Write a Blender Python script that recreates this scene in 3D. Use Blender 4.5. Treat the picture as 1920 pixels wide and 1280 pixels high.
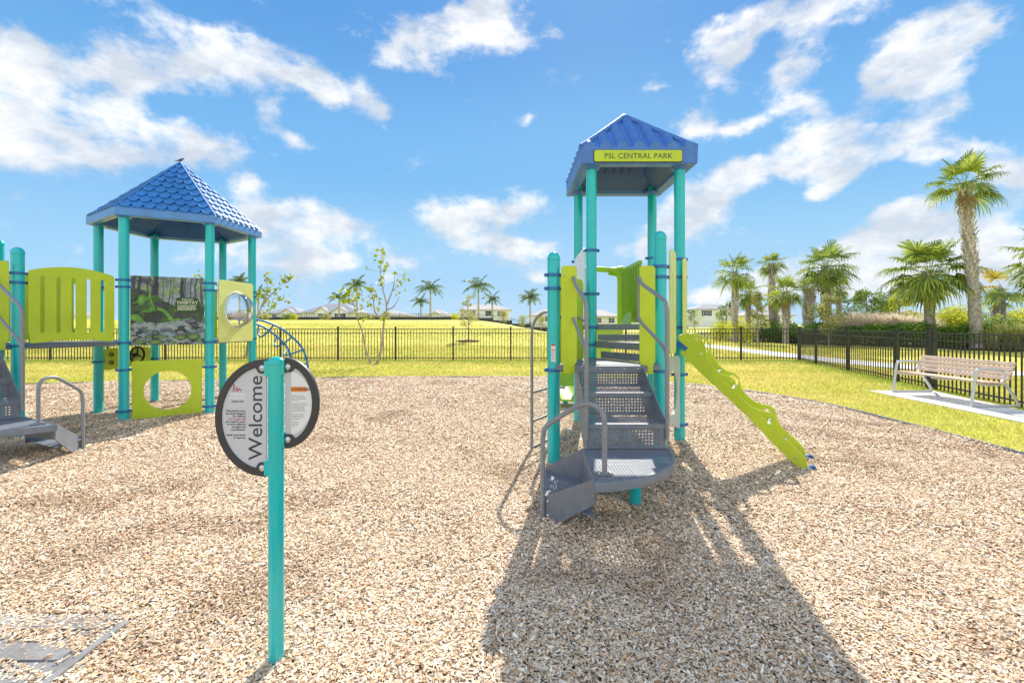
import bpy, bmesh, math, random
import numpy as np
from mathutils import Vector, Matrix
R = math.radians
rnd = random.Random(7)
for o in list(bpy.data.objects):
    bpy.data.objects.remove(o)
SC = bpy.context.scene
COL = SC.collection

# ------------------------------------------------------------------ camera
CAMH = 1.42
cam_d = bpy.data.cameras.new('camera')
cam = bpy.data.objects.new('camera', cam_d)
COL.objects.link(cam)
cam.location = (0, 0, CAMH)
cam.rotation_euler = (R(90), 0, 0)
cam_d.sensor_width = 36
cam_d.lens = 36 * 850 / 1920
cam_d.shift_y = -32 / 1920
cam_d.clip_start = 0.05
cam_d.clip_end = 3000
SC.camera = cam
SC.view_settings.view_transform = 'Standard'
SC.view_settings.look = 'None'
SC.view_settings.gamma = 1
SC.view_settings.exposure = 0.56
SC.cycles.max_bounces = 8
SC.cycles.transparent_max_bounces = 16

# ------------------------------------------------------------------ world: sky with clouds
SUN_DIR = Vector((0.24, 1.25, 1.0)).normalized()      # towards the sun
EL = math.asin(SUN_DIR.z)
AZ = math.atan2(SUN_DIR.x, SUN_DIR.y)
W = bpy.data.worlds.new('World')
SC.world = W
W.use_nodes = True
nt = W.node_tree
nt.nodes.clear()
N = nt.nodes.new
L = nt.links.new
def mth(op, a, b=None, c=None, clamp=False):
    n = N('ShaderNodeMath'); n.operation = op; n.use_clamp = clamp
    for i, v in enumerate((a, b, c)):
        if v is None: continue
        if isinstance(v, (int, float)): n.inputs[i].default_value = v
        else: L(v, n.inputs[i])
    return n.outputs[0]
sky = N('ShaderNodeTexSky'); sky.sky_type = 'NISHITA'; sky.sun_disc = False
sky.sun_elevation = EL; sky.sun_rotation = AZ
sky.air_density = 1.0; sky.dust_density = 0.25; sky.ozone_density = 2.2
tc = N('ShaderNodeTexCoord')
sx = N('ShaderNodeSeparateXYZ'); L(tc.outputs['Generated'], sx.inputs[0])
az = mth('ARCTAN2', sx.outputs[0], sx.outputs[1])
hl = mth('SQRT', mth('ADD', mth('MULTIPLY', sx.outputs[0], sx.outputs[0]), mth('MULTIPLY', sx.outputs[1], sx.outputs[1])))
ev = mth('DIVIDE', sx.outputs[2], mth('MAXIMUM', hl, 0.02))
cx = N('ShaderNodeCombineXYZ'); L(az, cx.inputs[0]); L(ev, cx.inputs[1])
P = cx.outputs[0]
# each cloud: azimuth (rad), slope above horizon, radii, tilt, strength
CL = []
def cloud(px, py, rx, ry, rot=0, s=1.0):
    x = (px - 960) / 850; c = 1 / math.sqrt(1 + x * x)
    CL.append((math.atan(x), (608 - py) / 850 * c, rx / 850 * c * c * 1.15 + .01, ry / 850 * c * 1.15 + .01, R(rot), s))
for a in [(1588, 75, 44, 56, 60, -.5), (1570, 160, 30, 36, 20, -.45), (1430, 110, 40, 26, 30, -.5), (1640, 215, 70, 14, 0, -.4), (1700, 345, 150, 34, 10, -.5), (1440, 395, 70, 34, 20, -.5), (1860, 150, 30, 60, 0, -.7), (1880, 240, 60, 30, 0, -.5), (330, 200, 60, 14, -10, -.35), (190, 150, 60, 14, 20, -.4), (1400, 300, 80, 20, 10, -.5), (1850, 370, 40, 30, 0, -.5), (40, 85, 62, 40), (20, 130, 70, 70), (120, 220, 190, 95, 5), (60, 260, 130, 70), (230, 140, 130, 55, 15), (380, 115, 190, 60, 8),
          (450, 75, 150, 30, 0, .8), (540, 140, 120, 45, -15), (615, 160, 50, 26, -20), (250, 270, 130, 70), (350, 270, 110, 45, 8), (460, 340, 50, 22, 10, .8),
          (505, 205, 24, 28, -40, .8), (550, 250, 50, 26, -25, .8), (690, 165, 44, 30, 0, .8), (708, 205, 36, 28, 20, .8), (870, 55, 130, 55, -10), (770, 95, 75, 50, 10), (900, 20, 110, 50, 20), (955, 85, 50, 22, -10, .7),
          (520, 400, 120, 45, 0), (610, 425, 120, 34, -5), (560, 480, 110, 38, -8), (460, 450, 90, 60, 0, .9), (650, 495, 40, 12, 0, .6),
          (920, 395, 165, 42, 5), (850, 425, 90, 30), (910, 465, 110, 32, 0), (1000, 470, 80, 22), (760, 490, 80, 14, 0, .6), (730, 520, 80, 18, 0, .5), (1005, 515, 50, 18, 0, .6),
          (1330, 75, 95, 38, 20), (1430, 40, 150, 48, 10), (1570, 5, 130, 34, 10), (1330, 140, 60, 24, -20, .9), (1370, 105, 50, 18, 20, .6),
          (1500, 125, 95, 50, 15), (1660, 125, 100, 50, 15), (1750, 75, 100, 62, 20), (1740, 150, 120, 60, 0), (1810, 60, 45, 60, 0), (1590, 40, 40, 12, 0, .3),
          (1480, 200, 55, 40, 0, .8), (1410, 240, 40, 16, 10, .8), (1560, 250, 90, 55, 20), (1640, 250, 110, 50, 0), (1740, 275, 80, 24, 0, .9), (1830, 275, 60, 24, 0, .9), (1770, 205, 80, 22, 25, .7),
          (1290, 248, 50, 26, 0, .9), (1360, 250, 40, 16, 0, .6), (1270, 420, 80, 62, 20), (1350, 355, 120, 55, 25), (1470, 305, 130, 42, 18), (1570, 290, 90, 36, 10), (1580, 335, 60, 26, 30, .9), (1525, 370, 34, 20, 20, .8),
          (1740, 430, 150, 62), (1640, 480, 150, 52, 10), (1850, 480, 160, 95), (1550, 505, 120, 34, 8), (1900, 330, 90, 55, 0, .9), (1680, 395, 60, 30, 20), (1420, 525, 170, 30, 5, .8), (1700, 530, 280, 50, 0, 1.0), (1230, 450, 80, 26, 15, .7), (1310, 550, 60, 16, 0, .5),
          (1000, 220, 28, 14, 15, .6), (1035, 60, 20, 24, 60, .5), (1225, 168, 26, 12, 10, .5), (15, 355, 20, 10, 0, .4), (160, 470, 40, 30, 0, .4), (350, 480, 50, 26, 0, .5), (1400, 440, 60, 18, 0, .35),
          (80, -60, 300, 50, 0, .8), (1100, -130, 200, 60), (2150, 200, 160, 120), (2300, 480, 300, 110), (-200, 300, 220, 120), (-400, 480, 300, 80), (600, -200, 260, 80), (1700, -180, 260, 90)]:
    cloud(*a)
# domain warp shared by all clouds
nz = N('ShaderNodeTexNoise'); nz.inputs['Scale'].default_value = 6.5; nz.inputs['Detail'].default_value = 5; nz.inputs['Roughness'].default_value = .58
L(P, nz.inputs['Vector'])
sub = N('ShaderNodeVectorMath'); sub.operation = 'SUBTRACT'; L(nz.outputs['Color'], sub.inputs[0]); sub.inputs[1].default_value = (.5, .5, .5)
scl = N('ShaderNodeVectorMath'); scl.operation = 'MULTIPLY'; L(sub.outputs[0], scl.inputs[0]); scl.inputs[1].default_value = (.10, .09, 0)
add = N('ShaderNodeVectorMath'); add.operation = 'ADD'; L(P, add.inputs[0]); L(scl.outputs[0], add.inputs[1])
def blobs(vec):
    tot = None
    for (a, e, rx, ry, rot, s) in CL:
        mp = N('ShaderNodeMapping'); mp.vector_type = 'TEXTURE'
        mp.inputs['Location'].default_value = (a, e, 0); mp.inputs['Rotation'].default_value = (0, 0, rot)
        mp.inputs['Scale'].default_value = (rx * 1.25, ry * 1.25, 1)
        L(vec, mp.inputs['Vector'])
        g = N('ShaderNodeTexGradient'); g.gradient_type = 'QUADRATIC_SPHERE'
        L(mp.outputs[0], g.inputs[0])
        v = mth('MULTIPLY', g.outputs['Fac'], s)
        tot = v if tot is None else mth('ADD', tot, v)
    return tot
tot = mth('MINIMUM', blobs(add.outputs[0]), .66)
n2 = N('ShaderNodeTexNoise'); n2.inputs['Scale'].default_value = 8; n2.inputs['Detail'].default_value = 12; n2.inputs['Roughness'].default_value = .64
mp2 = N('ShaderNodeMapping'); mp2.inputs['Scale'].default_value = (1, 1.3, 1); L(P, mp2.inputs[0]); L(mp2.outputs[0], n2.inputs['Vector'])
n4 = N('ShaderNodeTexNoise'); n4.inputs['Scale'].default_value = 24; n4.inputs['Detail'].default_value = 8; n4.inputs['Roughness'].default_value = .6; L(mp2.outputs[0], n4.inputs['Vector'])
# fluffy edge: noise eats into the blobs
dens = mth('ADD', mth('MULTIPLY', tot, 2.5), mth('ADD', mth('MULTIPLY', mth('SUBTRACT', n2.outputs['Fac'], .585), 4.6), mth('MULTIPLY', mth('SUBTRACT', n4.outputs['Fac'], .5), 1.5)))
cov = N('ShaderNodeMapRange'); cov.interpolation_type = 'SMOOTHSTEP'; L(dens, cov.inputs[0])
cov.inputs[1].default_value = -.05; cov.inputs[2].default_value = 1.5; cov.inputs[3].default_value = 0; cov.inputs[4].default_value = .95
# faint veil everywhere low in the sky
# body shading of the clouds: thick parts slightly grey, edges white
n3 = N('ShaderNodeTexNoise'); n3.inputs['Scale'].default_value = 7; n3.inputs['Detail'].default_value = 6; n3.inputs['Roughness'].default_value = .6
mp3 = N('ShaderNodeMapping'); mp3.inputs['Location'].default_value = (3.1, .07, 0); mp3.inputs['Scale'].default_value = (1, 1.6, 1); L(P, mp3.inputs[0]); L(mp3.outputs[0], n3.inputs['Vector'])
lit = N('ShaderNodeMapRange'); L(n3.outputs['Fac'], lit.inputs[0]); lit.inputs[1].default_value = .40; lit.inputs[2].default_value = .62
cc = N('ShaderNodeMix'); cc.data_type = 'RGBA'; L(lit.outputs[0], cc.inputs[0])
cc.inputs[6].default_value = (4.7, 5.15, 5.8, 1); cc.inputs[7].default_value = (7.6, 7.6, 7.6, 1)
# unseen bright cloud bank added behind the camera to raise the fill light
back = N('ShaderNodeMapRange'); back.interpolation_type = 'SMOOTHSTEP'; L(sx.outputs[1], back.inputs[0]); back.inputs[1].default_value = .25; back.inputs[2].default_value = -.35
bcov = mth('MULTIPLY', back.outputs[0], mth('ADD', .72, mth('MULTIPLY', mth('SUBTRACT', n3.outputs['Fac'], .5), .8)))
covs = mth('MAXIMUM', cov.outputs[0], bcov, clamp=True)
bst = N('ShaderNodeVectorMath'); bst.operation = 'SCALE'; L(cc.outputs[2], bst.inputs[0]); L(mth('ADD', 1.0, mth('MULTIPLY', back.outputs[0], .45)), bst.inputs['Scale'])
# sky colour grade
ramp = N('ShaderNodeValToRGB'); ramp.color_ramp.interpolation = 'EASE'
elr = N('ShaderNodeMapRange'); L(ev, elr.inputs[0]); elr.inputs[1].default_value = 0; elr.inputs[2].default_value = 1.2; L(elr.outputs[0], ramp.inputs[0])
ce = ramp.color_ramp.elements
ce[0].position = 0; ce[0].color = (.33, .50, .66, 1); ce[1].position = 1; ce[1].color = (.06, .20, .47, 1)
for p_, c_ in ((.10, (.24, .45, .66)), (.28, (.13, .345, .62)), (.55, (.075, .25, .55))):
    e_ = ce.new(p_); e_.color = (*c_, 1)
# the Nishita sky with its solar glow held down, blended with the graded blue
cap = N('ShaderNodeVectorMath'); cap.operation = 'MINIMUM'; L(sky.outputs[0], cap.inputs[0]); cap.inputs[1].default_value = (6, 6.5, 7)
rs = N('ShaderNodeVectorMath'); rs.operation = 'SCALE'; L(ramp.outputs[0], rs.inputs[0]); rs.inputs['Scale'].default_value = 10
sat = N('ShaderNodeMix'); sat.data_type = 'RGBA'; sat.inputs[0].default_value = .12
L(rs.outputs[0], sat.inputs[6]); L(cap.outputs[0], sat.inputs[7])
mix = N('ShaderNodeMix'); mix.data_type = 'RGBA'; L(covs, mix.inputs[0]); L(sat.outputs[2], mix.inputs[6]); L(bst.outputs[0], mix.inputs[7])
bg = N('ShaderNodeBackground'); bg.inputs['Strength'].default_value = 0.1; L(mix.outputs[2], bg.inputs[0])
out = N('ShaderNodeOutputWorld'); L(bg.outputs[0], out.inputs[0])
W.cycles.sampling_method = 'MANUAL'; W.cycles.sample_map_resolution = 512

sun_d = bpy.data.lights.new('sun', 'SUN')
sun_d.energy = 5.0; sun_d.angle = R(.53); sun_d.color = (1, .93, .82)
sun = bpy.data.objects.new('sun', sun_d); COL.objects.link(sun)
sun.rotation_euler = (-SUN_DIR).to_track_quat('-Z', 'Y').to_euler()
sun.location = (10, 40, 40)

# ------------------------------------------------------------------ materials
MATS = {}
def newmat(name):
    m = bpy.data.materials.new(name); m.use_nodes = True
    t = m.node_tree; t.nodes.clear()
    o = t.nodes.new('ShaderNodeOutputMaterial'); b = t.nodes.new('ShaderNodeBsdfPrincipled')
    t.links.new(b.outputs[0], o.inputs[0])
    return m, t, b, o
def mat(name, col, rough=.5, metal=0, var=.12, vscale=8, bump=0, bscale=60, spec=.5, coat=0, trans=0, attr=None, coord='Object', detail=4, coatr=.12, grime=None):
    """principled material whose base colour wanders a little with noise"""
    if name in MATS: return MATS[name]
    m, t, b, o = newmat(name)
    b.inputs['Roughness'].default_value = rough; b.inputs['Metallic'].default_value = metal
    b.inputs['Specular IOR Level'].default_value = spec
    b.inputs['Coat Weight'].default_value = coat; b.inputs['Coat Roughness'].default_value = coatr
    c = t.nodes.new('ShaderNodeTexCoord')
    n = t.nodes.new('ShaderNodeTexNoise'); n.inputs['Scale'].default_value = vscale; n.inputs['Detail'].default_value = detail
    t.links.new(c.outputs[coord], n.inputs['Vector'])
    mr = t.nodes.new('ShaderNodeMapRange'); t.links.new(n.outputs['Fac'], mr.inputs[0])
    mr.inputs[1].default_value = .3; mr.inputs[2].default_value = .7
    mr.inputs[3].default_value = 1 - var; mr.inputs[4].default_value = 1 + var
    mx = t.nodes.new('ShaderNodeVectorMath'); mx.operation = 'SCALE'
    if attr:
        a = t.nodes.new('ShaderNodeAttribute'); a.attribute_name = attr
        t.links.new(a.outputs['Color'], mx.inputs[0])
    else:
        mx.inputs[0].default_value = col[:3]
    t.links.new(mr.outputs[0], mx.inputs['Scale'])
    if grime:
        sz = t.nodes.new('ShaderNodeSeparateXYZ'); t.links.new(c.outputs['Object'], sz.inputs[0])
        lo = t.nodes.new('ShaderNodeMapRange'); t.links.new(sz.outputs[2], lo.inputs[0]); lo.inputs[1].default_value = .0; lo.inputs[2].default_value = .32; lo.inputs[3].default_value = .75; lo.inputs[4].default_value = .16
        gn = t.nodes.new('ShaderNodeTexNoise'); gn.inputs['Scale'].default_value = 16; gn.inputs['Detail'].default_value = 8; gn.inputs['Roughness'].default_value = .7
        gm = t.nodes.new('ShaderNodeMapping'); gm.inputs['Scale'].default_value = (1, 1, .35); t.links.new(c.outputs['Object'], gm.inputs[0]); t.links.new(gm.outputs[0], gn.inputs['Vector'])
        gr_ = t.nodes.new('ShaderNodeMapRange'); t.links.new(gn.outputs['Fac'], gr_.inputs[0]); gr_.inputs[1].default_value = .5; gr_.inputs[2].default_value = .68
        gx = t.nodes.new('ShaderNodeMath'); gx.operation = 'MULTIPLY'; t.links.new(lo.outputs[0], gx.inputs[0]); t.links.new(gr_.outputs[0], gx.inputs[1])
        gc = t.nodes.new('ShaderNodeMix'); gc.data_type = 'RGBA'; t.links.new(gx.outputs[0], gc.inputs[0]); t.links.new(mx.outputs[0], gc.inputs[6]); gc.inputs[7].default_value = (*grime, 1)
        t.links.new(gc.outputs[2], b.inputs['Base Color'])
    else: t.links.new(mx.outputs[0], b.inputs['Base Color'])
    if bump:
        n2 = t.nodes.new('ShaderNodeTexNoise'); n2.inputs['Scale'].default_value = bscale; n2.inputs['Detail'].default_value = 4
        t.links.new(c.outputs[coord], n2.inputs['Vector'])
        bp = t.nodes.new('ShaderNodeBump'); bp.inputs['Strength'].default_value = bump; bp.inputs['Distance'].default_value = .01
        t.links.new(n2.outputs['Fac'], bp.inputs['Height']); t.links.new(bp.outputs[0], b.inputs['Normal'])
    if trans:
        tr = t.nodes.new('ShaderNodeBsdfTranslucent'); t.links.new(mx.outputs[0], tr.inputs[0])
        ms = t.nodes.new('ShaderNodeMixShader'); ms.inputs[0].default_value = trans
        t.links.new(b.outputs[0], ms.inputs[1]); t.links.new(tr.outputs[0], ms.inputs[2]); t.links.new(ms.outputs[0], o.inputs[0])
    MATS[name] = m
    return m
M_teal = mat('teal paint', (.003, .50, .50), .2, grime=(.16, .42, .38), var=.06, vscale=3, coat=.4, bump=.03, bscale=30)
M_blue = mat('blue clamp paint', (.005, .13, .36), .3, var=.1, coat=.3)
M_lime = mat('lime panel', (.50, .62, .02), .42, var=.08, vscale=3, grime=(.36, .42, .08), bump=.06, bscale=160)
M_pale = mat('sunlit tone lime panel', (.70, .73, .22), .42, var=.05, vscale=5, bump=.06, bscale=160)  # paler copy of the lime: sunlight on the panels is put into the colour
M_white = mat('off white panel', (.72, .76, .74), .35, var=.05, bump=.05, bscale=120)
M_slide = mat('green moulded plastic', (.46, .66, .06), .35, var=.06, trans=.35)
M_roofb = mat('blue roof plastic', (.01, .19, .56), .5, var=.16, vscale=3, grime=(.09, .26, .55), bump=.05, bscale=40, spec=1.0, coat=1, coatr=.4)
M_roofc = mat('faded blue roof plastic', (.06, .175, .52), .42, grime=(.2, .32, .6), var=.12, vscale=9, bump=.08, bscale=50)
M_rail = mat('grey coated tube', (.24, .245, .255), .38, var=.08, vscale=20)
M_step = mat('slate grey coated steel', (.17, .19, .222), .42, grime=(.30, .29, .27), var=.12, vscale=12, bump=.1, bscale=90)
M_char = mat('charcoal frame', (.045, .043, .047), .5, var=.1, bump=.1, bscale=200)
M_signf = mat('sign face', (.56, .56, .61), .4, var=.02)
M_label = mat('sticker white', (.75, .75, .76), .4, var=.03)
M_text = mat('dark lettering', (.035, .035, .04), .5, var=.02)
M_textw = mat('white lettering', (.85, .85, .86), .5, var=.02)
M_textr = mat('crimson lettering', (.6, .02, .08), .5, var=.02)
M_textg = mat('grey green lettering', (.06, .10, .05), .5, var=.02)
M_textc = mat('cream lettering', (.72, .72, .5), .5, var=.02)
M_orange = mat('orange sticker', (.78, .22, .03), .5, var=.03)
M_red = mat('red sticker', (.6, .03, .03), .5, var=.03)
M_bolt = mat('zinc bolt', (.6, .6, .62), .28, metal=.9, var=.1, vscale=60)
M_black = mat('black aluminium fence', (.014, .016, .018), .4, var=.1, vscale=5)
M_rubber = mat('black rubber', (.02, .02, .022), .6, var=.1)
M_bluetube = mat('blue coated tube', (.01, .16, .38), .35, var=.08)
M_alu = mat('silver coated tube', (.62, .64, .66), .3, metal=.35, var=.06)
M_dkgreen = mat('green plaque', (.02, .075, .018), .5, var=.05)

def leafmat(name, c1, c2, rough=.5, trans=.35, scale=1.3):
    if name in MATS: return MATS[name]
    m, t, b, o = newmat(name)
    c = t.nodes.new('ShaderNodeTexCoord')
    g = t.nodes.new('ShaderNodeNewGeometry')
    n = t.nodes.new('ShaderNodeTexNoise'); n.inputs['Scale'].default_value = scale; n.inputs['Detail'].default_value = 3
    t.links.new(c.outputs['Object'], n.inputs['Vector'])
    a = t.nodes.new('ShaderNodeMath'); a.operation = 'MULTIPLY_ADD'
    t.links.new(g.outputs['Random Per Island'], a.inputs[0]); a.inputs[1].default_value = .6
    s = t.nodes.new('ShaderNodeMath'); s.operation = 'SUBTRACT'; t.links.new(n.outputs['Fac'], s.inputs[0]); s.inputs[1].default_value = .3
    t.links.new(s.outputs[0], a.inputs[2]); a.use_clamp = True
    mx = t.nodes.new('ShaderNodeMix'); mx.data_type = 'RGBA'; t.links.new(a.outputs[0], mx.inputs[0])
    mx.inputs[6].default_value = (*c1, 1); mx.inputs[7].default_value = (*c2, 1); b.inputs['Specular IOR Level'].default_value = .2
    t.links.new(mx.outputs[2], b.inputs['Base Color']); b.inputs['Roughness'].default_value = rough
    tr = t.nodes.new('ShaderNodeBsdfTranslucent'); t.links.new(mx.outputs[2], tr.inputs[0])
    ms = t.nodes.new('ShaderNodeMixShader'); ms.inputs[0].default_value = trans
    t.links.new(b.outputs[0], ms.inputs[1]); t.links.new(tr.outputs[0], ms.inputs[2]); t.links.new(ms.outputs[0], o.inputs[0])
    MATS[name] = m
    return m

# perforated coated steel: round holes on an object-space grid are cut out
def perfmat():
    m, t, b, o = newmat('perforated slate grey steel')
    c = t.nodes.new('ShaderNodeTexCoord'); s = t.nodes.new('ShaderNodeSeparateXYZ'); t.links.new(c.outputs['Object'], s.inputs[0])
    def q(op, a, b_=None):
        n = t.nodes.new('ShaderNodeMath'); n.operation = op
        for i, v in enumerate((a, b_)):
            if v is None: continue
            if isinstance(v, (int, float)): n.inputs[i].default_value = v
            else: t.links.new(v, n.inputs[i])
        return n.outputs[0]
    ds = []
    for ax in (0, 1):
        u = q('SUBTRACT', q('FRACT', q('MULTIPLY', s.outputs[ax], 1 / .023)), .5)
        ds.append(q('MULTIPLY', u, u))
    d = q('SQRT', q('ADD', ds[0], ds[1]))
    hole = q('LESS_THAN', d, .22)
    n = t.nodes.new('ShaderNodeTexNoise'); n.inputs['Scale'].default_value = 14; n.inputs['Detail'].default_value = 6
    t.links.new(c.outputs['Object'], n.inputs['Vector'])
    cr = t.nodes.new('ShaderNodeMix'); cr.data_type = 'RGBA'; t.links.new(n.outputs['Fac'], cr.inputs[0])
    cr.inputs[6].default_value = (.15, .17, .205, 1); cr.inputs[7].default_value = (.23, .25, .285, 1)
    t.links.new(cr.outputs[2], b.inputs['Base Color']); b.inputs['Roughness'].default_value = .62; b.inputs['Specular IOR Level'].default_value = .22
    bp = t.nodes.new('ShaderNodeBump'); bp.inputs['Strength'].default_value = .5; bp.inputs['Distance'].default_value = .004; bp.invert = True
    t.links.new(q('SMOOTH_MAX', d, .2) if False else d, bp.inputs['Height']); t.links.new(bp.outputs[0], b.inputs['Normal'])
    tr = t.nodes.new('ShaderNodeBsdfTransparent'); ms = t.nodes.new('ShaderNodeMixShader')
    t.links.new(hole, ms.inputs[0]); t.links.new(b.outputs[0], ms.inputs[1]); t.links.new(tr.outputs[0], ms.inputs[2]); t.links.new(ms.outputs[0], o.inputs[0])
    return m
M_perf = perfmat()

# ------------------------------------------------------------------ object helpers
def V(*a): return Vector(a)
def tag(o, label=None, cat=None, group=None, kind=None):
    if label: o['label'] = label
    if cat: o['category'] = cat
    if group: o['group'] = group
    if kind: o['kind'] = kind
    return o
def empty(name, loc, label, cat, group=None, rz=0):
    o = bpy.data.objects.new(name, None); COL.objects.link(o)
    o.location = loc; o.rotation_euler = (0, 0, rz); o.empty_display_size = .2
    return tag(o, label, cat, group)
class MB:
    def __init__(s): s.v = []; s.f = []
    def add(s, vs, fs):
        b = len(s.v); s.v += [tuple(x) for x in vs]; s.f += [tuple(b + i for i in f) for f in fs]; return s
    def box(s, c, size, rz=0, m=None):
        x, y, z = (d / 2 for d in size)
        vs = [V(a, b, d) for d in (-z, z) for a, b in ((-x, -y), (x, -y), (x, y), (-x, y))]
        rot = m or Matrix.Rotation(rz, 3, 'Z')
        return s.add([rot @ p + V(*c) for p in vs], [(3, 2, 1, 0), (4, 5, 6, 7), (0, 1, 5, 4), (1, 2, 6, 5), (2, 3, 7, 6), (3, 0, 4, 7)])
    def tube(s, pts, r, seg=10, caps=True, radii=None, squash=None):
        pts = [V(*p) for p in pts]; n = len(pts); rings = []
        up = None
        for i, p in enumerate(pts):
            t = (pts[min(i + 1, n - 1)] - pts[max(i - 1, 0)]).normalized()
            if up is None: up = V(0, 0, 1) if abs(t.z) < .9 else V(1, 0, 0)
            a = t.cross(up).normalized(); up = a.cross(t).normalized()
            rr = radii[i] if radii else r
            rings.append([p + (a * math.cos(k * 2 * math.pi / seg) + up * math.sin(k * 2 * math.pi / seg)) * rr for k in range(seg)])
        vs = [q for ring in rings for q in ring]; fs = []
        for i in range(n - 1):
            for k in range(seg):
                a = i * seg + k; b = i * seg + (k + 1) % seg
                fs.append((b, a, a + seg, b + seg))
        if caps:
            fs.append(tuple(range(seg))); fs.append(tuple((n - 1) * seg + k for k in reversed(range(seg))))
        return s.add(vs, fs)
    def lathe(s, c, prof, seg=24):
        c = V(*c); vs = []; fs = []
        for (r, z) in prof: vs += [c + V(r * math.cos(k * 2 * math.pi / seg), r * math.sin(k * 2 * math.pi / seg), z) for k in range(seg)]
        for i in range(len(prof) - 1):
            for k in range(seg):
                a = i * seg + k; b = i * seg + (k + 1) % seg
                fs.append((a, b, b + seg, a + seg))
        fs.append(tuple(reversed(range(seg)))); fs.append(tuple((len(prof) - 1) * seg + k for k in range(seg)))
        return s.add(vs, fs)
    def build(s, name, m, parent=None, smooth=None, off=(0, 0, 0), mw=None):
        me = bpy.data.meshes.new(name)
        ov = V(*off)
        me.from_pydata([tuple(V(*v) - ov) for v in s.v], [], s.f)
        me.update()
        return link(name, me, m, parent, smooth, mw)
def link(name, me, m, parent=None, smooth=None, mw=None):
    me.materials.clear(); me.materials.append(m)
    if smooth:
        me.shade_smooth()
        me.set_sharp_from_angle(angle=R(smooth))
    o = bpy.data.objects.new(name, me); COL.objects.link(o)
    if parent: o.parent = parent
    if mw is not None: o.matrix_local = mw
    return o
def curve_mesh(cu, mw=None):
    o = bpy.data.objects.new('tmp', cu); COL.objects.link(o)
    dg = bpy.context.evaluated_depsgraph_get(); dg.update()
    me = bpy.data.meshes.new_from_object(o.evaluated_get(dg))
    bpy.data.objects.remove(o); bpy.data.curves.remove(cu)
    if mw is not None: me.transform(mw)
    return me
def plate(outs, thick, bevel=.004, mw=None):
    """flat plate with holes: outs = list of closed 2-D outlines (x,y); thickness along local z"""
    cu = bpy.data.curves.new('c', 'CURVE'); cu.dimensions = '2D'; cu.fill_mode = 'BOTH'
    cu.extrude = max(thick / 2 - bevel, .0005); cu.bevel_depth = bevel; cu.bevel_resolution = 1; cu.offset = -bevel
    for o_ in outs:
        sp = cu.splines.new('POLY'); sp.points.add(len(o_) - 1)
        for i, p in enumerate(o_): sp.points[i].co = (p[0], p[1], 0, 1)
        sp.use_cyclic_u = True
    return curve_mesh(cu, mw)
def text(s, size, mw, ax='LEFT', extrude=.0008, space=1.0, line=1.0, bold=0):
    cu = bpy.data.curves.new('t', 'FONT'); cu.body = s; cu.size = size; cu.align_x = ax; cu.extrude = extrude
    cu.space_character = space; cu.space_line = line; cu.resolution_u = 3; cu.offset = bold
    return curve_mesh(cu, mw)
def frame(o, ux, uy):
    """matrix with local x along ux, y along uy, z = normal"""
    ux = V(*ux).normalized(); uy = V(*uy).normalized(); uz = ux.cross(uy)
    m = Matrix((ux, uy, uz)).transposed().to_4x4(); m.translation = V(*o); return m
def smoothline(pts, n=6):
    pts = [V(*p) for p in pts]; out = []
    for i in range(len(pts) - 1):
        p0, p1, p2, p3 = pts[max(i - 1, 0)], pts[i], pts[i + 1], pts[min(i + 2, len(pts) - 1)]
        for k in range(n):
            t = k / n
            out.append(.5 * ((2 * p1) + (p2 - p0) * t + (2 * p0 - 5 * p1 + 4 * p2 - p3) * t * t + (3 * p1 - p0 - 3 * p2 + p3) * t ** 3))
    out.append(pts[-1]); return out
def rrect(x0, y0, x1, y1, r, n=5):
    o_ = []
    for cx_, cy_, a0 in ((x1 - r, y1 - r, 0), (x0 + r, y1 - r, 90), (x0 + r, y0 + r, 180), (x1 - r, y0 + r, 270)):
        for k in range(n + 1):
            a = R(a0 + 90 * k / n); o_.append((cx_ + r * math.cos(a), cy_ + r * math.sin(a)))
    return o_
def circle(cx_, cy_, r, n=32, ry=None):
    ry = ry or r
    return [(cx_ + r * math.cos(2 * math.pi * k / n), cy_ + ry * math.sin(2 * math.pi * k / n)) for k in range(n)]
def spl(pts, n=4, closed=True):
    """smooth a closed 2-D outline"""
    k = len(pts); out_ = []
    for i in range(k):
        p0, p1, p2, p3 = (V(*pts[(i + j - 1) % k], 0) for j in range(4))
        for q in range(n):
            t = q / n
            v = .5 * ((2 * p1) + (p2 - p0) * t + (2 * p0 - 5 * p1 + 4 * p2 - p3) * t * t + (3 * p1 - p0 - 3 * p2 + p3) * t ** 3)
            out_.append((v.x, v.y))
    return out_

# ------------------------------------------------------------------ terrain
def sm(a, b, x):
    t = np.clip((x - a) / (b - a), 0, 1); return t * t * (3 - 2 * t)
BED = [(19.3, 43), (19.5, 37.7), (20.2, 31.8), (21.6, 28.7), (22.9, 26.2), (25.7, 23.2), (33, 19), (60, 14), (70, 60), (19.0, 62)]
def height(x, y):
    x = np.asarray(x, float); y = np.asarray(y, float)
    h = sm(20, 58, y) * 1.98 * (1 - sm(-6, 9, x)) - sm(66, 100, y) * .5 * (1 - sm(-6, 9, x))
    h = h + sm(60, 110, y) * .6 * sm(-6, 9, x) * (1 - sm(40, 80, x) * .3)
    h = h + .55 * sm(20, 27, x) * sm(22, 34, y) * (1 - sm(50, 75, y))
    return h
def H(x, y): return float(height(x, y))
MULCH = [(-15, 9.3), (-13, 10.1), (-11.3, 10.6), (-9.4, 10.97), (-6.5, 11.5), (-3.65, 11.95), (0, 12.05), (2.2, 11.65), (3.3, 11.2), (4.1, 10.6), (4.75, 9.8), (5.2, 8.9), (5.5, 7.84), (5.52, 6.19), (5.48, 4.85), (5.4, 2), (5.2, -4), (-15, -4)]
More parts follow.
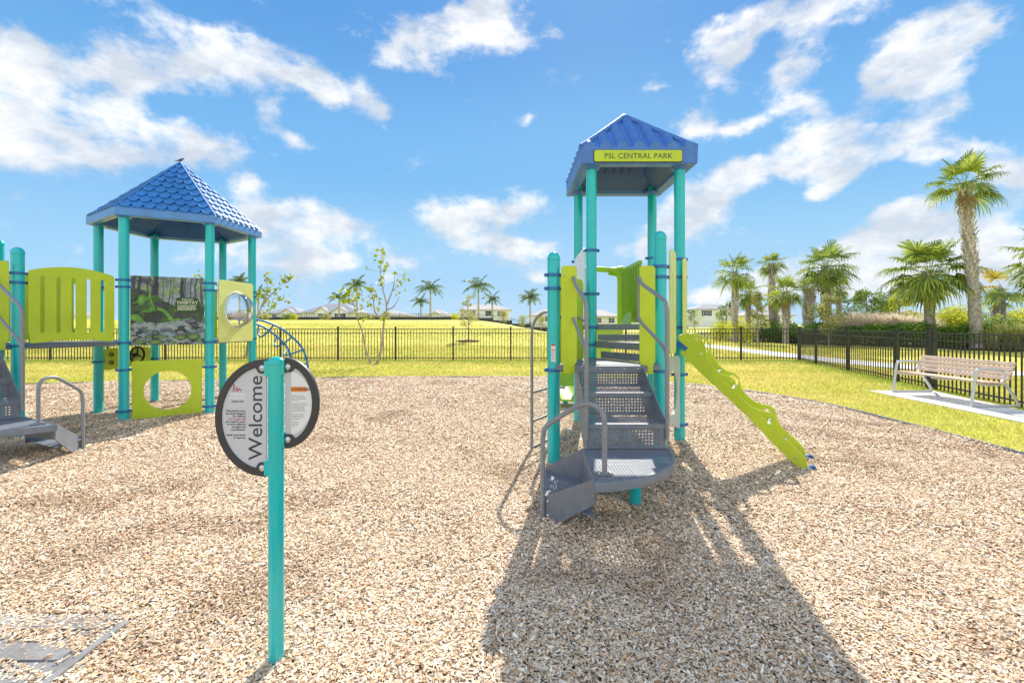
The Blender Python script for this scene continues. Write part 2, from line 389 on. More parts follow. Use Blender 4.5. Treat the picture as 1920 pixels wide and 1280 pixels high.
def inside(poly, x, y):
    x = np.asarray(x); y = np.asarray(y); r = np.zeros(x.shape, bool); n = len(poly)
    for i in range(n):
        x0, y0 = poly[i]; x1, y1 = poly[(i + 1) % n]
        if y0 == y1: continue
        c = ((y0 > y) != (y1 > y)) & (x < (x1 - x0) * (y - y0) / (y1 - y0) + x0)
        r ^= c
    return r

def groundmat(name, stops, scale, detail=8, rough=.9, bump=.4, bs=40, big=.12):
    m, t, b, o = newmat(name)
    c = t.nodes.new('ShaderNodeTexCoord')
    n = t.nodes.new('ShaderNodeTexNoise'); n.inputs['Scale'].default_value = scale; n.inputs['Detail'].default_value = detail; n.inputs['Roughness'].default_value = .68
    t.links.new(c.outputs['Object'], n.inputs['Vector'])
    n1 = t.nodes.new('ShaderNodeTexNoise'); n1.inputs['Scale'].default_value = big; n1.inputs['Detail'].default_value = 5
    t.links.new(c.outputs['Object'], n1.inputs['Vector'])
    a = t.nodes.new('ShaderNodeMath'); a.operation = 'MULTIPLY_ADD'; t.links.new(n1.outputs['Fac'], a.inputs[0]); a.inputs[1].default_value = .7
    s = t.nodes.new('ShaderNodeMath'); s.operation = 'MULTIPLY_ADD'; t.links.new(n.outputs['Fac'], s.inputs[0]); s.inputs[1].default_value = 1.0; s.inputs[2].default_value = -.35
    t.links.new(s.outputs[0], a.inputs[2])
    cr = t.nodes.new('ShaderNodeValToRGB'); t.links.new(a.outputs[0], cr.inputs[0])
    el = cr.color_ramp.elements
    el[0].position, el[0].color = stops[0][0], (*stops[0][1], 1)
    el[1].position, el[1].color = stops[-1][0], (*stops[-1][1], 1)
    for p, col in stops[1:-1]:
        e = el.new(p); e.color = (*col, 1)
    t.links.new(cr.outputs[0], b.inputs['Base Color']); b.inputs['Roughness'].default_value = rough
    b.inputs['Specular IOR Level'].default_value = .2
    n2 = t.nodes.new('ShaderNodeTexNoise'); n2.inputs['Scale'].default_value = bs; n2.inputs['Detail'].default_value = 6
    t.links.new(c.outputs['Object'], n2.inputs['Vector'])
    bp = t.nodes.new('ShaderNodeBump'); bp.inputs['Strength'].default_value = bump; bp.inputs['Distance'].default_value = .05
    t.links.new(n2.outputs['Fac'], bp.inputs['Height']); t.links.new(bp.outputs[0], b.inputs['Normal'])
    return m
M_lawn = groundmat('dry yellow green lawn', [(.2, (.30, .34, .04)), (.42, (.54, .54, .07)), (.6, (.70, .62, .12)), (.8, (.82, .68, .24))], 9, bump=.5, bs=22, big=.22)
M_mulch = groundmat('wood chip bed', [(.25, (.12, .08, .05)), (.45, (.30, .21, .14)), (.6, (.46, .36, .26)), (.8, (.62, .52, .42))], 45, bump=.8, bs=70, big=1.2)
M_bed = groundmat('dark bark bed', [(.3, (.03, .018, .012)), (.6, (.09, .055, .035)), (.8, (.2, .13, .09))], 12, bump=.6)
M_conc = groundmat('pale concrete', [(.3, (.58, .56, .53)), (.5, (.68, .66, .63)), (.8, (.76, .74, .71))], 3, bump=.15, bs=90, big=.8)

def axis(lo, hi, fine_lo, fine_hi, step, g=1.16):
    a = list(np.arange(fine_lo, fine_hi + 1e-6, step)); s = step; x = fine_hi
    while x < hi: s *= g; x += s; a.append(x)
    s = step; x = fine_lo; b = []
    while x > lo: s *= g; x -= s; b.append(x)
    return np.array(sorted(b) + a)
def sheet(name, xs, ys, zf, m, kind='structure'):
    X, Y = np.meshgrid(xs, ys); Z = zf(X, Y)
    nx, ny = len(xs), len(ys)
    co = np.stack([X, Y, Z], -1).reshape(-1, 3)
    i = np.arange(nx * ny).reshape(ny, nx)
    q = np.stack([i[:-1, :-1], i[:-1, 1:], i[1:, 1:], i[1:, :-1]], -1).reshape(-1, 4)
    me = npmesh(name, co, q)
    o = link(name, me, m, smooth=60); tag(o, kind=kind); return o
def npmesh(name, co, quads):
    me = bpy.data.meshes.new(name); n = quads.shape[1]
    me.vertices.add(len(co)); me.vertices.foreach_set('co', np.ascontiguousarray(co, dtype=np.float32).ravel())
    me.loops.add(quads.size); me.loops.foreach_set('vertex_index', np.ascontiguousarray(quads, dtype=np.int32).ravel())
    me.polygons.add(len(quads)); me.polygons.foreach_set('loop_start', np.arange(0, quads.size, n, dtype=np.int32))
    me.update(calc_edges=True); return me
sheet('lawn', axis(-900, 900, -30, 40, 1.2), axis(-60, 2500, -4, 70, 1.2), lambda x, y: height(x, y), M_lawn)
def mulchz(x, y):
    return .012 + .010 * np.sin(x * 2.1 + np.sin(y * 1.7) * 1.3) * np.sin(y * 2.7 + 1) + .006 * np.sin(x * 5.3 + y * 3.1) + .012
# mulch bed as a fan-filled polygon laid on the lawn
me = plate([MULCH], .01, .001, Matrix.Translation((0, 0, .006)))
tag(link('mulch_bed', me, M_mulch), kind='structure')

def ribbon(name, pts, w, z, m, thick=.02):
    mb = MB(); top = []
    pp = smoothline([(a, b, 0) for a, b in pts], 6)
    Lf, Rt = [], []
    for i, p in enumerate(pp):
        t = (pp[min(i + 1, len(pp) - 1)] - pp[max(i - 1, 0)]).normalized(); n = V(-t.y, t.x, 0) * w / 2
        for lst, q in ((Lf, p + n), (Rt, p - n)):
            lst.append(V(q.x, q.y, H(q.x, q.y) + z))
    n = len(pp)
    vs = Lf + Rt + [v - V(0, 0, thick) for v in Lf] + [v - V(0, 0, thick) for v in Rt]
    fs = []
    for i in range(n - 1):
        fs += [(i, n + i, n + i + 1, i + 1), (2 * n + i + 1, 3 * n + i + 1, 3 * n + i, 2 * n + i), (i + 1, 2 * n + i + 1, 2 * n + i, i), (n + i, 3 * n + i, 3 * n + i + 1, n + i + 1)]
    mb.add(vs, fs); o = mb.build(name, m); tag(o, kind='structure'); return o
ribbon('path', [(13.6, 52), (13.0, 38), (12.8, 30), (12.65, 24.6), (12.5, 19), (13.0, 15.0), (14.9, 12.6), (18.5, 10.5), (26, 7)], 1.7, .03, M_conc, .05)
# plastic edging round the mulch
ed = ribbon('mulch_edging', MULCH[:-2][:-1] + [(5.2, -4)], .09, .045, mat('black plastic edging', (.05, .052, .06), .5, var=.2), .06)
# planting bed
bx = axis(17, 72, 18, 40, 1.0); by = axis(12, 64, 18, 50, 1.0)
mbd = MB()
X, Y = np.meshgrid(bx, by)
idx = {}
for j in range(len(by) - 1):
    for i in range(len(bx) - 1):
        cxm, cym = (bx[i] + bx[i + 1]) / 2, (by[j] + by[j + 1]) / 2
        if inside(BED, np.array([cxm]), np.array([cym]))[0]:
            f = []
            for (a, b) in ((i, j), (i + 1, j), (i + 1, j + 1), (i, j + 1)):
                if (a, b) not in idx:
                    idx[(a, b)] = len(mbd.v); mbd.v.append((bx[a], by[b], H(bx[a], by[b]) + .05))
                f.append(idx[(a, b)])
            mbd.f.append(tuple(f))
tag(mbd.build('planting_bed', M_bed, smooth=60), kind='structure')
# concrete pad under the bench
mb = MB(); mb.add([(x, y, z) for z in (-.03, .022) for x, y in ((7.55, 9.62), (7.30, 6.2), (8.0, 6.1), (8.88, 9.55))], [(3, 2, 1, 0), (4, 5, 6, 7), (0, 1, 5, 4), (1, 2, 6, 5), (2, 3, 7, 6), (3, 0, 4, 7)])
mb.v = [(x, y, z) for (x, y, z) in mb.v]; tag(mb.build('concrete_pad', M_conc), kind='structure')

# ------------------------------------------------------------------ loose wood chips
rng = np.random.default_rng(11)
MAT_RECT = (-3.6, 0.9, -1.78, 2.17)        # the wear mat sunk in the chips
def chips(y0, y1, dens, size, seed):
    g = np.random.default_rng(seed)
    W_ = 1.2 * y1 + .9
    n = int(dens * (y1 - y0) * 2 * W_)
    x = g.uniform(-W_, W_, n); y = g.uniform(y0, y1, n)
    k = (np.abs(x) < 1.2 * y + .9) & inside(MULCH, x + g.normal(0, .07, n), y + g.normal(0, .07, n))
    # patches of the mat stay bare
    inm = (x > MAT_RECT[0]) & (x < MAT_RECT[2]) & (y > MAT_RECT[1]) & (y < MAT_RECT[3])
    band = np.sin((y * .93 + x * .25) * 2 * math.pi / .19 + np.sin(x * 5) * .9 + np.sin(x * 13 + y * 7) * .5)
    edge = np.maximum(0, 1 - (MAT_RECT[3] - y) / .25)
    lip = (x > MAT_RECT[2] - .035) & (y < 2.05)
    prob = np.where(inm, np.clip(.07 + .55 * (band > .25) + edge * .9, 0, 1) * .52, 1)
    prob = np.where(inm & lip, .03, prob)
    k &= g.uniform(0, 1, n) < prob
    x, y, inm = x[k], y[k], inm[k]; n = len(x)
    Lh = np.clip(g.lognormal(math.log(.0118), .36, n), .005, .030) * size
    Wh = np.clip(g.lognormal(math.log(.0054), .36, n), .0024, .013) * size
    ya = g.uniform(0, math.pi, n); pit = g.normal(0, .22, n); rol = g.normal(0, .38, n)
    fold = g.uniform(.0, .5, n) * Wh
    z = mulchz(x, y) + g.uniform(0, .020, n) * size + np.abs(np.sin(pit)) * Lh * .5
    z = np.where(inm, .036 + g.uniform(0, .006, n), z)
    pit = np.where(inm, pit * .3, pit); rol = np.where(inm, rol * .3, rol)
    ca, sa, cp, sp_, cr, sr = np.cos(ya), np.sin(ya), np.cos(pit), np.sin(pit), np.cos(rol), np.sin(rol)
    ux = np.stack([ca * cp, sa * cp, sp_], -1)
    side = np.stack([-sa, ca, np.zeros(n)], -1); up = np.cross(ux, side)
    s2 = side * cr[:, None] + up * sr[:, None]; u2 = np.cross(ux, s2)
    c = np.stack([x, y, z], -1)
    tp = g.uniform(.15, .9, n)[:, None]; tq = g.uniform(.15, .9, n)[:, None]
    l = ux * Lh[:, None]; w = s2 * Wh[:, None]; f = u2 * fold[:, None]
    sk = g.uniform(-.25, .25, n)[:, None]
    v = np.stack([c - l - w * tp, c - l * (1 + sk) + w * tp, c - w * (1 - .3 * sk), c + f + l * sk, c + w * (1 + .5 * sk) , c + l - w * tq, c + l * (1 - sk) + w * tq], 1)
    b = np.arange(n)[:, None] * 7
    q = np.concatenate([b + np.array([[0, 2, 3, 1]]), b + np.array([[1, 3, 6, 4]]) , b + np.array([[2, 5, 6, 3]])], 1).reshape(-1, 4)
    pal = np.array([[.82, .66, .50], [.76, .57, .39], [.64, .45, .29], [.90, .80, .68], [.48, .30, .17], [.30, .18, .10], [.58, .48, .40], [.78, .68, .57], [.15, .09, .06], [.68, .40, .20]])
    pr = np.array([.23, .21, .11, .17, .07, .035, .05, .09, .015, .02])
    ci = g.choice(len(pal), n, p=pr)
    colr = pal[ci] * g.uniform(.82, 1.12, (n, 1))
    # damp / brown drifts
    blot = np.sin(x * 1.9 + 2 * np.sin(y * 1.1)) * np.sin(y * 2.6 + 1.5 * np.sin(x * 1.4)) + .5 * np.sin(x * 6 + y * 4) * np.sin(y * 7 - x * 3)
    dk = np.clip((blot - .5) * .7, 0, .24)[:, None] * np.array([[.8, 1.0, 1.15]])
    colr = colr * (1 - dk) * np.array([[1.10, 1.075, 1.0]])
    return v.reshape(-1, 3), q, np.repeat(colr, 7, 0)
vs, qs, cs = [], [], []; base = 0
for a in ((1.15, 3.0, 25000, .70, 1), (3.0, 5.0, 15500, .80, 2), (5.0, 8.0, 7600, .98, 3), (8.0, 12.3, 3300, 1.3, 4)):
    v_, q_, c_ = chips(*a); vs.append(v_); qs.append(q_ + base); cs.append(c_); base += len(v_)
co = np.concatenate(vs); me = npmesh('wood_chips', co, np.concatenate(qs))
ca = me.color_attributes.new('chip', 'FLOAT_COLOR', 'POINT')
cc_ = np.ones((len(co), 4), np.float32); cc_[:, :3] = np.concatenate(cs); ca.data.foreach_set('color', cc_.ravel())
M_chip = mat('wood chips', (0, 0, 0), .75, attr='chip', var=.18, vscale=45, spec=.3)
tag(link('wood_chips', me, M_chip), kind='stuff')
del vs, qs, cs, co, cc_

# ------------------------------------------------------------------ grass blades
def grass(seed):
    g = np.random.default_rng(seed)
    xs_, ys_ = [], []
    for (x0, x1, y0, y1, dens) in ((5.0, 12.5, 3.2, 9.5, 1900), (4.0, 13.5, 9.5, 14, 1300), (-17, 4.5, 9.0, 14, 950), (-22, 15, 14, 19.5, 620), (-28, 22, 19.5, 27, 300), (-40, 44, 27, 46, 70)):
        n = int(dens * (x1 - x0) * (y1 - y0)); xs_.append(g.uniform(x0, x1, n)); ys_.append(g.uniform(y0, y1, n))
    x = np.concatenate(xs_); y = np.concatenate(ys_)
    k = ~inside(MULCH, x, y) & (np.abs(x) < 1.2 * y + 1) & ~inside([(7.5, 9.65), (7.25, 6.1), (8.05, 6.05), (8.93, 9.6)], x, y) & ~inside([(11.5, 60), (11.7, 30), (11.6, 19), (12, 14.6), (14, 11.9), (30, 4), (30, 9), (15.2, 13.6), (13.5, 19), (13.8, 60)], x, y)
    x, y = x[k], y[k]; n = len(x)
    far = np.clip(y / 12, .55, 3)
    h = g.uniform(.022, .062, n) * (.8 + .3 * far); h = h * np.where(g.uniform(0, 1, n) < .02, 1.9, 1); w = g.uniform(.004, .008, n) * far
    a = g.uniform(0, 2 * math.pi, n); ln = g.uniform(.3, 1.1, n) * h; la = g.uniform(0, 2 * math.pi, n)
    z = height(x, y)
    c = np.stack([x, y, z], -1)
    wd = np.stack([np.cos(a) * w, np.sin(a) * w, np.zeros(n)], -1)
    tip = c + np.stack([np.cos(la) * ln, np.sin(la) * ln, h], -1)
    v = np.stack([c - wd, c + wd, tip], 1).reshape(-1, 3)
    q = np.arange(n * 3).reshape(-1, 3)
    patch = .5 + .5 * np.sin(x * .9 + 2 * np.sin(y * .7)) * np.sin(y * 1.3 + 1.7 * np.sin(x * .6)) + g.normal(0, .25, n)
    patch = np.clip(patch, 0, 1)[:, None]
    c1 = np.array([[.54, .57, .075]]); c2 = np.array([[.86, .72, .24]])
    col = (c1 * (1 - patch) + c2 * patch) * g.uniform(.45, 1.25, (n, 1))
    dry = g.uniform(0, 1, n) < .12; col[dry] = np.array([.80, .66, .38])
    # greener strip under the fences
    gr = np.exp(-((y - 17.4) / .5) ** 2) * (x < 11.2) + np.exp(-((x - (11.0 - .26 * (17.75 - y))) / .35) ** 2) * (y < 17.75)
    gr = np.clip(gr, 0, 1)[:, None] * .7
    col = col * (1 - gr) + np.array([[.20, .34, .03]]) * gr
    return v, q, np.repeat(col, 3, 0)
v_, q_, c_ = grass(5)
me = npmesh('grass', v_, q_); ca = me.color_attributes.new('blade', 'FLOAT_COLOR', 'POINT')
cc_ = np.ones((len(v_), 4), np.float32); cc_[:, :3] = c_; ca.data.foreach_set('color', cc_.ravel())
M_grass = mat('grass blades', (0, 0, 0), .6, attr='blade', var=.1, vscale=2, trans=.35, spec=.2)
tag(link('grass', me, M_grass), kind='stuff')
del v_, q_, c_, cc_

# ------------------------------------------------------------------ play structure helpers
PR = .0635
def post(parent, x, y, h, clamps=(), ear=0, cap=True, name='post'):
    mb = MB()
    prof = [(PR, -.06), (PR, h - .06)]
    if cap: prof += [(PR * 1.06, h - .055), (PR * 1.06, h - .035), (PR * .96, h - .015), (PR * .72, h + .012), (PR * .35, h + .026), (.004, h + .03)]
    else: prof += [(PR, h)]
    mb.lathe((x, y, 0), prof, 28)
    p = mb.build(name, M_teal, parent, smooth=35, off=parent.location)
    for z in clamps:
        c = MB()
        c.lathe((x, y, z - .016), [(PR + .001, 0), (PR + .0105, .001), (PR + .0115, .005), (PR + .0115, .027), (PR + .0105, .031), (PR + .001, .032)], 28)
        for e in (ear, ear + math.pi):
            c.box((x + math.cos(e) * (PR + .018), y + math.sin(e) * (PR + .018), z), (.03, .03, .034), rz=e)
            c.tube([(x + math.cos(e) * (PR + .022) - math.sin(e) * k, y + math.sin(e) * (PR + .022) + math.cos(e) * k, z) for k in (-.026, .026)], .007, 8)
        c.build('clamp', M_blue, p, smooth=35, off=parent.location)
    return p
def vplate(parent, name, p0, p1, outs, thick, m, off=0, bevel=.004):
    """upright plate: local x runs from ground point p0 towards p1, local y = height"""
    d = V(p1[0] - p0[0], p1[1] - p0[1], 0).normalized(); nrm = d.cross(V(0, 0, 1))
    mw = frame(V(p0[0], p0[1], 0) + nrm * off - V(*parent.location[:2], 0), d, (0, 0, 1))
    me = plate(outs, thick, bevel); me.transform(mw)
    return link(name, me, m, parent, smooth=40)
def bolts(parent, pts, r=.012, d=(0, -1, 0), name='bolt', owner=None, m=None):
    for p in pts:
        mb = MB(); p = V(*p); dv = V(*d).normalized()
        mb.tube([p, p + dv * r * .5, p + dv * r * .9, p + dv * r * 1.05], r, 12, radii=[r, r * .92, r * .6, r * .15])
        mb.build(name, m or M_bolt, owner or parent, smooth=60, off=parent.location)
def perfgrid(w, h, pitch, hole, z0, z1):
    """upright perforated sheet from -w/2..w/2, z0..z1, real square-ish holes; returns (verts,faces) in x,z"""
    mb = MB(); nx = int((w - .06) / pitch); nz = int((z1 - z0 - .05) / pitch)
    gx0 = -nx * pitch / 2; gz0 = (z0 + z1) / 2 - nz * pitch / 2; r = hole / 2; vs = {}; V2 = []
    def vi(x, z):
        k = (round(x, 5), round(z, 5))
        if k not in vs: vs[k] = len(V2); V2.append((x, 0, z))
        return vs[k]
    F = []
    for i in range(nx):
        for j in range(nz):
            x = gx0 + i * pitch; z = gz0 + j * pitch; c = (x + pitch / 2, z + pitch / 2)
            o4 = [vi(x, z), vi(x + pitch, z), vi(x + pitch, z + pitch), vi(x, z + pitch)]
            i8 = [vi(c[0] + r * math.cos(a), c[1] + r * math.sin(a)) for a in [R(225 + 45 * k) for k in range(8)]]
            for k in range(4):
                a, b = o4[k], o4[(k + 1) % 4]
                F.append((a, b, i8[(2 * k + 2) % 8], i8[(2 * k + 1) % 8], i8[2 * k]))
    gx1, gz1 = -gx0, gz0 + nz * pitch
    c4 = [vi(-w / 2, z0), vi(w / 2, z0), vi(w / 2, z1), vi(-w / 2, z1)]
    g4 = [vi(gx0, gz0), vi(gx1, gz0), vi(gx1, gz1), vi(gx0, gz1)]
    for k in range(4): F.append((c4[k], c4[(k + 1) % 4], g4[(k + 1) % 4], g4[k]))
    return V2, F

def stairs(parent, O, ang, H0, n, run0, run, mir, pz=.406, support=True):
    """transfer stairs. local x right, local y inward (towards the deck), origin on the deck edge at ground"""
    mw = Matrix.Translation(V(O[0], O[1], 0) - V(*parent.location[:2], 0)) @ Matrix.Rotation(ang, 4, 'Z')
    def b(mb, name, m, owner=None, smooth=None):
        if owner is None: return mb.build(name, m, parent, smooth, mw=mw)
        return mb.build(name, m, owner, smooth)
    hw = .315; ob = run0 + run * n                                   # out distance of the platform back
    for s in (-1, 1):
        st = MB()
        poly = [(run0 - .05, H0 - .005), (run0 + .03, H0 - .01), (ob - .015, pz + .245), (ob - .01, pz + .02), (ob - .01, pz - .03), (ob - .18, pz - .03), (run0 - .05, H0 - .30)]
        vs = [(s * hw + t, -o_, z) for t in (-.004, .004) for o_, z in poly]; k = len(poly)
        st.add(vs, [tuple(range(k)), tuple(reversed(range(k, 2 * k)))] + [(i, k + i, k + (i + 1) % k, (i + 1) % k)[::-1] for i in range(k)])
        sg = b(st, 'stringer', M_step)
    zs = [H0 - (H0 - pz) * (k + 1) / (n + 1) for k in range(n)] + [pz]
    prev = H0
    for k in range(n + 1):
        o0 = run0 + run * k
        v2, f2 = perfgrid(2 * hw - .012, 0, .026, .0125, zs[k] + .006, prev - .012)
        mb = MB(); mb.add([(x, -o0, z) for x, y, z in v2], f2); b(mb, 'riser', M_step, sg)
        if k < n:
            t = MB(); t.add([(-hw + .006, -o0, zs[k]), (hw - .006, -o0, zs[k]), (hw - .006, -o0 - run - .004, zs[k]), (-hw + .006, -o0 - run - .004, zs[k])], [(3, 2, 1, 0)][::1])
            tr = b(t, 'tread', M_perf, sg)
            lp = MB(); lp.box((0, -o0 - run - .004, zs[k] - .016), (2 * hw - .012, .010, .036)); b(lp, 'nosing', M_step, sg)
        prev = zs[k]
    # landing front lip
    lp = MB(); lp.box((0, -run0 - .004, H0 - .028), (2 * hw + .03, .012, .062)); b(lp, 'nosing', M_step, sg)
    # rounded platform (outline in right-hand version)
    f = mir
    base = [(-.36, ob - .02), (-.40, ob + .78), (-.3, ob + .775), (-.13, ob + .715), (.035, ob + .61), (.17, ob + .48), (.262, ob + .35), (.318, ob + .19), (.345, ob + .04), (.35, ob - .02)]
    crv = smoothline([(x, -y, 0) for x, y in base[1:]], 4)
    ol = [V(base[0][0], -base[0][1], 0)] + crv
    ol = [V(p.x * f, p.y, 0) for p in ol]
    k = len(ol)
    top = MB(); top.add([(p.x, p.y, pz) for p in ol], [tuple(range(k)) if f < 0 else tuple(range(k))])
    pt = b(top, 'platform', M_perf)
    rim = MB()
    c_ = V(-.05 * f, -(ob + .35), 0)
    def insetp(p, d): q = (c_ - p).normalized(); return p + q * d
    prof = [(.0, .0035), (-.004, -.004), (-.004, -.058), (.012, -.064), (.02, -.06)]
    prof = [(.022, .0025)] + prof
    vs = []
    for d_, z in prof: vs += [V(insetp(p, d_).x, insetp(p, d_).y, pz + z) for p in ol]
    fs = []
    for a in range(len(prof) - 1):
        for i in range(k):
            j = (i + 1) % k; fs.append((a * k + i, a * k + j, (a + 1) * k + j, (a + 1) * k + i))
    rim.add(vs, fs); b(rim, 'rim', M_step, pt, smooth=50)
    under = MB(); under.box((-.03 * f, -(ob + .3), pz - .045), (.55, .04, .04)); under.box((-.05 * f, -(ob + .3), pz - .046), (.04, .6, .038)); b(under, 'brace', M_step, pt)
    if support:
        sp = MB(); sp.lathe((.035 * f, -(ob + .13), 0), [(.045, -.05), (.045, pz - .03)], 20); b(sp, 'platform_leg', M_teal, smooth=40)
    # low box step beside the platform
    A = V(-.395, -(ob + .74), 0); B = V(-.352, -(ob + .0), 0); C = V(-.635, -(ob - .22), 0); D = V(-.69, -(ob + .39), 0)
    A, B, C, D = (V(p.x * f, p.y, 0) for p in (A, B, C, D))
    hz = .165
    t = MB(); t.add([(p.x, p.y, hz) for p in (A, B, C, D)], [(0, 1, 2, 3)]); lw = b(t, 'low_step', M_perf)
    def side(P_, Q_, prof_, nm, m=M_step):
        mb = MB(); d = (Q_ - P_); nn = V(-d.y, d.x, 0).normalized() * .005
        vs = []
        for sgn in (-1, 1): vs += [P_ + d * u + V(0, 0, z) + nn * sgn for u, z in prof_]
        k = len(prof_)
        mb.add(vs, [tuple(range(k)), tuple(reversed(range(k, 2 * k)))] + [(i, (i + 1) % k, k + (i + 1) % k, k + i) for i in range(k)])
        return b(mb, nm, m, lw)
    side(A, D, [(0, pz + .012), (1.02, hz + .006), (1.02, -.02), (.88, -.01), (.62, .05), (0, .25)], 'side_panel')
    side(B, C, [(0, pz + .012), (1.0, hz + .03), (1.0, .10), (0, .13)], 'side_panel')
    side(A, B, [(0, pz + .004), (1, pz + .004), (1, .20), (0, .25)], 'back_panel')
    side(D, C, [(0, hz + .004), (1, hz + .004), (1, hz - .09), (0, hz - .02)], 'lip')
    # loop handrail
    b0 = V(-.305 * f, -(ob + .62), 0); e0 = V(D.x - .018 * f, D.y - .01, 0)
    path = []
    for q, z in ((0, pz + .0), (0, .55), (0, .74), (.02, .81), (.1, .855), (.22, .872), (.38, .86), (.6, .80), (.86, .715), (.955, .675), (.99, .62), (1, .55), (1, .3), (1, .0)):
        p = b0.lerp(e0, q); path.append((p.x, p.y, z))
    r_ = MB(); r_.tube(smoothline(path, 5), .0175, 14); hr = b(r_, 'loop_handrail', M_rail, smooth=60)
    bp = MB(); bp.box((b0.x, b0.y, pz + .009), (.10, .07, .010)); bp.box((b0.x, b0.y, pz + .016), (.06, .05, .012)); b(bp, 'foot_plate', M_rail, hr)
    dv = (A - D).normalized().cross(V(0, 0, 1)) * (1 if f > 0 else 1)
    dv = V(dv.x, dv.y, 0); dv = dv if dv.y < 0 else -dv
    for z in (.05, .15):
        p = D + (A - D).normalized() * .035 + V(0, 0, z) + dv * .008
        bl = MB(); bl.tube([p, p + dv * .006, p + dv * .011], .012, 12, radii=[.012, .010, .004])
        b(bl, 'bolt', M_bolt, hr, smooth=60)
    # stair handrails
    for s in (-1, 1):
        x = s * (hw + .008); xo = s * (hw + .012)
        top_, low = H0 + .86, H0 + .46
        if n > 2: top_, low = 1.98, 1.58
        r_ = MB()
        r_.tube(smoothline([(x, -.05, top_ - .02), (x, -.1, top_), (x, -.22, top_ - .075), (xo, -(ob - .1), 1.63), (xo, -(ob - .02), 1.575), (xo, -(ob + .005), 1.48), (xo, -(ob + .008), 1.2), (xo, -(ob + .008), .8), (xo, -(ob + .008), .49)], 5), .0175, 14)
        r_.tube(smoothline([(x, -.05, low - .01), (x, -.1, low), (x, -.2, low - .05), (xo, -(ob - .12), 1.25), (xo, -(ob - .01), 1.165)], 5), .0155, 12)
        r_.tube([(x, -.075, low), (x, -.075, top_ - .01)], .012, 10)
        b(r_, 'handrail', M_rail, smooth=60)

# ------------------------------------------------------------------ right play tower
T = empty('play_tower', (1.485, 5.99, 0), 'tall square play tower with faded blue barrel tile roof, stairs and wavy lime climber', 'play structure')
P1, P2, FL, FR, BL, BR = (.42, 4.57), (1.49, 4.57), (.955, 5.46), (2.017, 5.46), (.955, 6.53), (2.017, 6.53)
pp1 = post(T, *P1, 2.12, (1.915, 1.78, .963), .2)
post(T, *P2, 2.33, (2.0, 1.895, .955), .15)
post(T, *FL, 3.42, (2.306, 1.786, 1.388, 1.18), 0, cap=False)
post(T, *FR, 3.42, (2.2, 1.985, 1.385, 1.16, .82, .22), 0, cap=False)
post(T, *BL, 3.42, (2.32, 1.36), 0, cap=False)
post(T, *BR, 3.42, (2.37, 1.39), 0, cap=False)
# decks
def deck(parent, pts, z, name='deck', t=.055):
    mb = MB(); k = len(pts)
    vs = [(x, y, z) for x, y in pts] + [(x, y, z - t) for x, y in pts]
    mb.add(vs[:k], [tuple(range(k))])
    d = mb.build(name, M_perf, parent, off=parent.location)
    rm = MB(); rm.add([(x, y, z + (.001 if i < k else 0)) for i, (x, y, z) in enumerate(vs)], [(i, (i + 1) % k, k + (i + 1) % k, k + i) for i in range(k)])
    rm.build('rim', M_step, d, off=parent.location)
    return d
deck(T, [(.62, 4.50), (1.30, 4.50), (1.30, 4.34), (.62, 4.34)], 1.018)
deck(T, [(.44, 4.50), (1.47, 4.50), (1.01, 5.42), (.90, 5.42)], 1.02)
deck(T, [(1.47, 4.62), (1.97, 5.42), (1.00, 5.46), (.99, 5.40)], 1.22)
deck(T, [(.96, 5.47), (2.01, 5.47), (2.01, 6.52), (.96, 6.52)], 1.42)
# deck beam fronts and kick plates
mb = MB()
mb.box((1.486, 5.45, 1.385), (.93, .02, .06)); mb.build('deck_beam', M_step, T, off=T.location)
def edgebar(p, q, z0, z1, name, t=.016, m=M_step):
    mb = MB(); p = V(*p, 0); q = V(*q, 0); d = (q - p).normalized(); nn = V(-d.y, d.x, 0) * t / 2
    mb.add([a + s * nn + V(0, 0, z) for z in (z0, z1) for a, s in ((p, -1), (q, -1), (q, 1), (p, 1))], [(3, 2, 1, 0), (4, 5, 6, 7), (0, 1, 5, 4), (1, 2, 6, 5), (2, 3, 7, 6), (3, 0, 4, 7)])
    return mb.build(name, m, T, off=T.location)
edgebar((1.0, 5.37), (1.44, 4.64), 1.145, 1.222, 'deck_beam')
edgebar((1.05, 5.33), (1.42, 4.72), 1.025, 1.105, 'kick_plate')
edgebar((1.03, 5.43), (1.93, 5.43), 1.228, 1.30, 'kick_plate')
bolts(T, [(1.12 + .13 * k, 5.437, 1.385) for k in range(6)], .008)
bolts(T, [(.70, 4.32, .995), (.84, 4.32, .995), (1.07, 4.32, .995), (1.2, 4.32, .995)], .010)
# barrier panels flanking the stairs
for x0 in (.487, 1.262):
    o_ = [(.02, .93), (.135, .93), (.135, 1.02), (.155, 1.05), (.155, 1.98), (.135, 2.0), (.02, 2.0), (0, 1.98), (0, 1.05), (.02, 1.02)]
    pn = vplate(T, 'stair_panel', (x0, 4.49), (x0 + 1, 4.49), [o_], .019, M_lime)
    bolts(T, [(x0 + .03, 4.478, 1.9), (x0 + .135, 4.478, .955), (x0 + .03, 4.478, 1.2)][:2] if x0 < 1 else [(x0 + .13, 4.478, 1.9), (x0 + .03, 4.478, .955)], .009, owner=pn)
# panels on the ladder side
dP = V(FL[0] - P1[0], FL[1] - P1[1], 0)
for a, b_ in ((.1, .34), (.70, .93)):
    p0 = (P1[0] + dP.x * a - .07, P1[1] + dP.y * a + .045)
    w = 1.04 * (b_ - a)
    vplate(T, 'side_panel', p0, (p0[0] + dP.x, p0[1] + dP.y), [rrect(0, 1.0, w, 1.95, .07)], .019, M_lime)
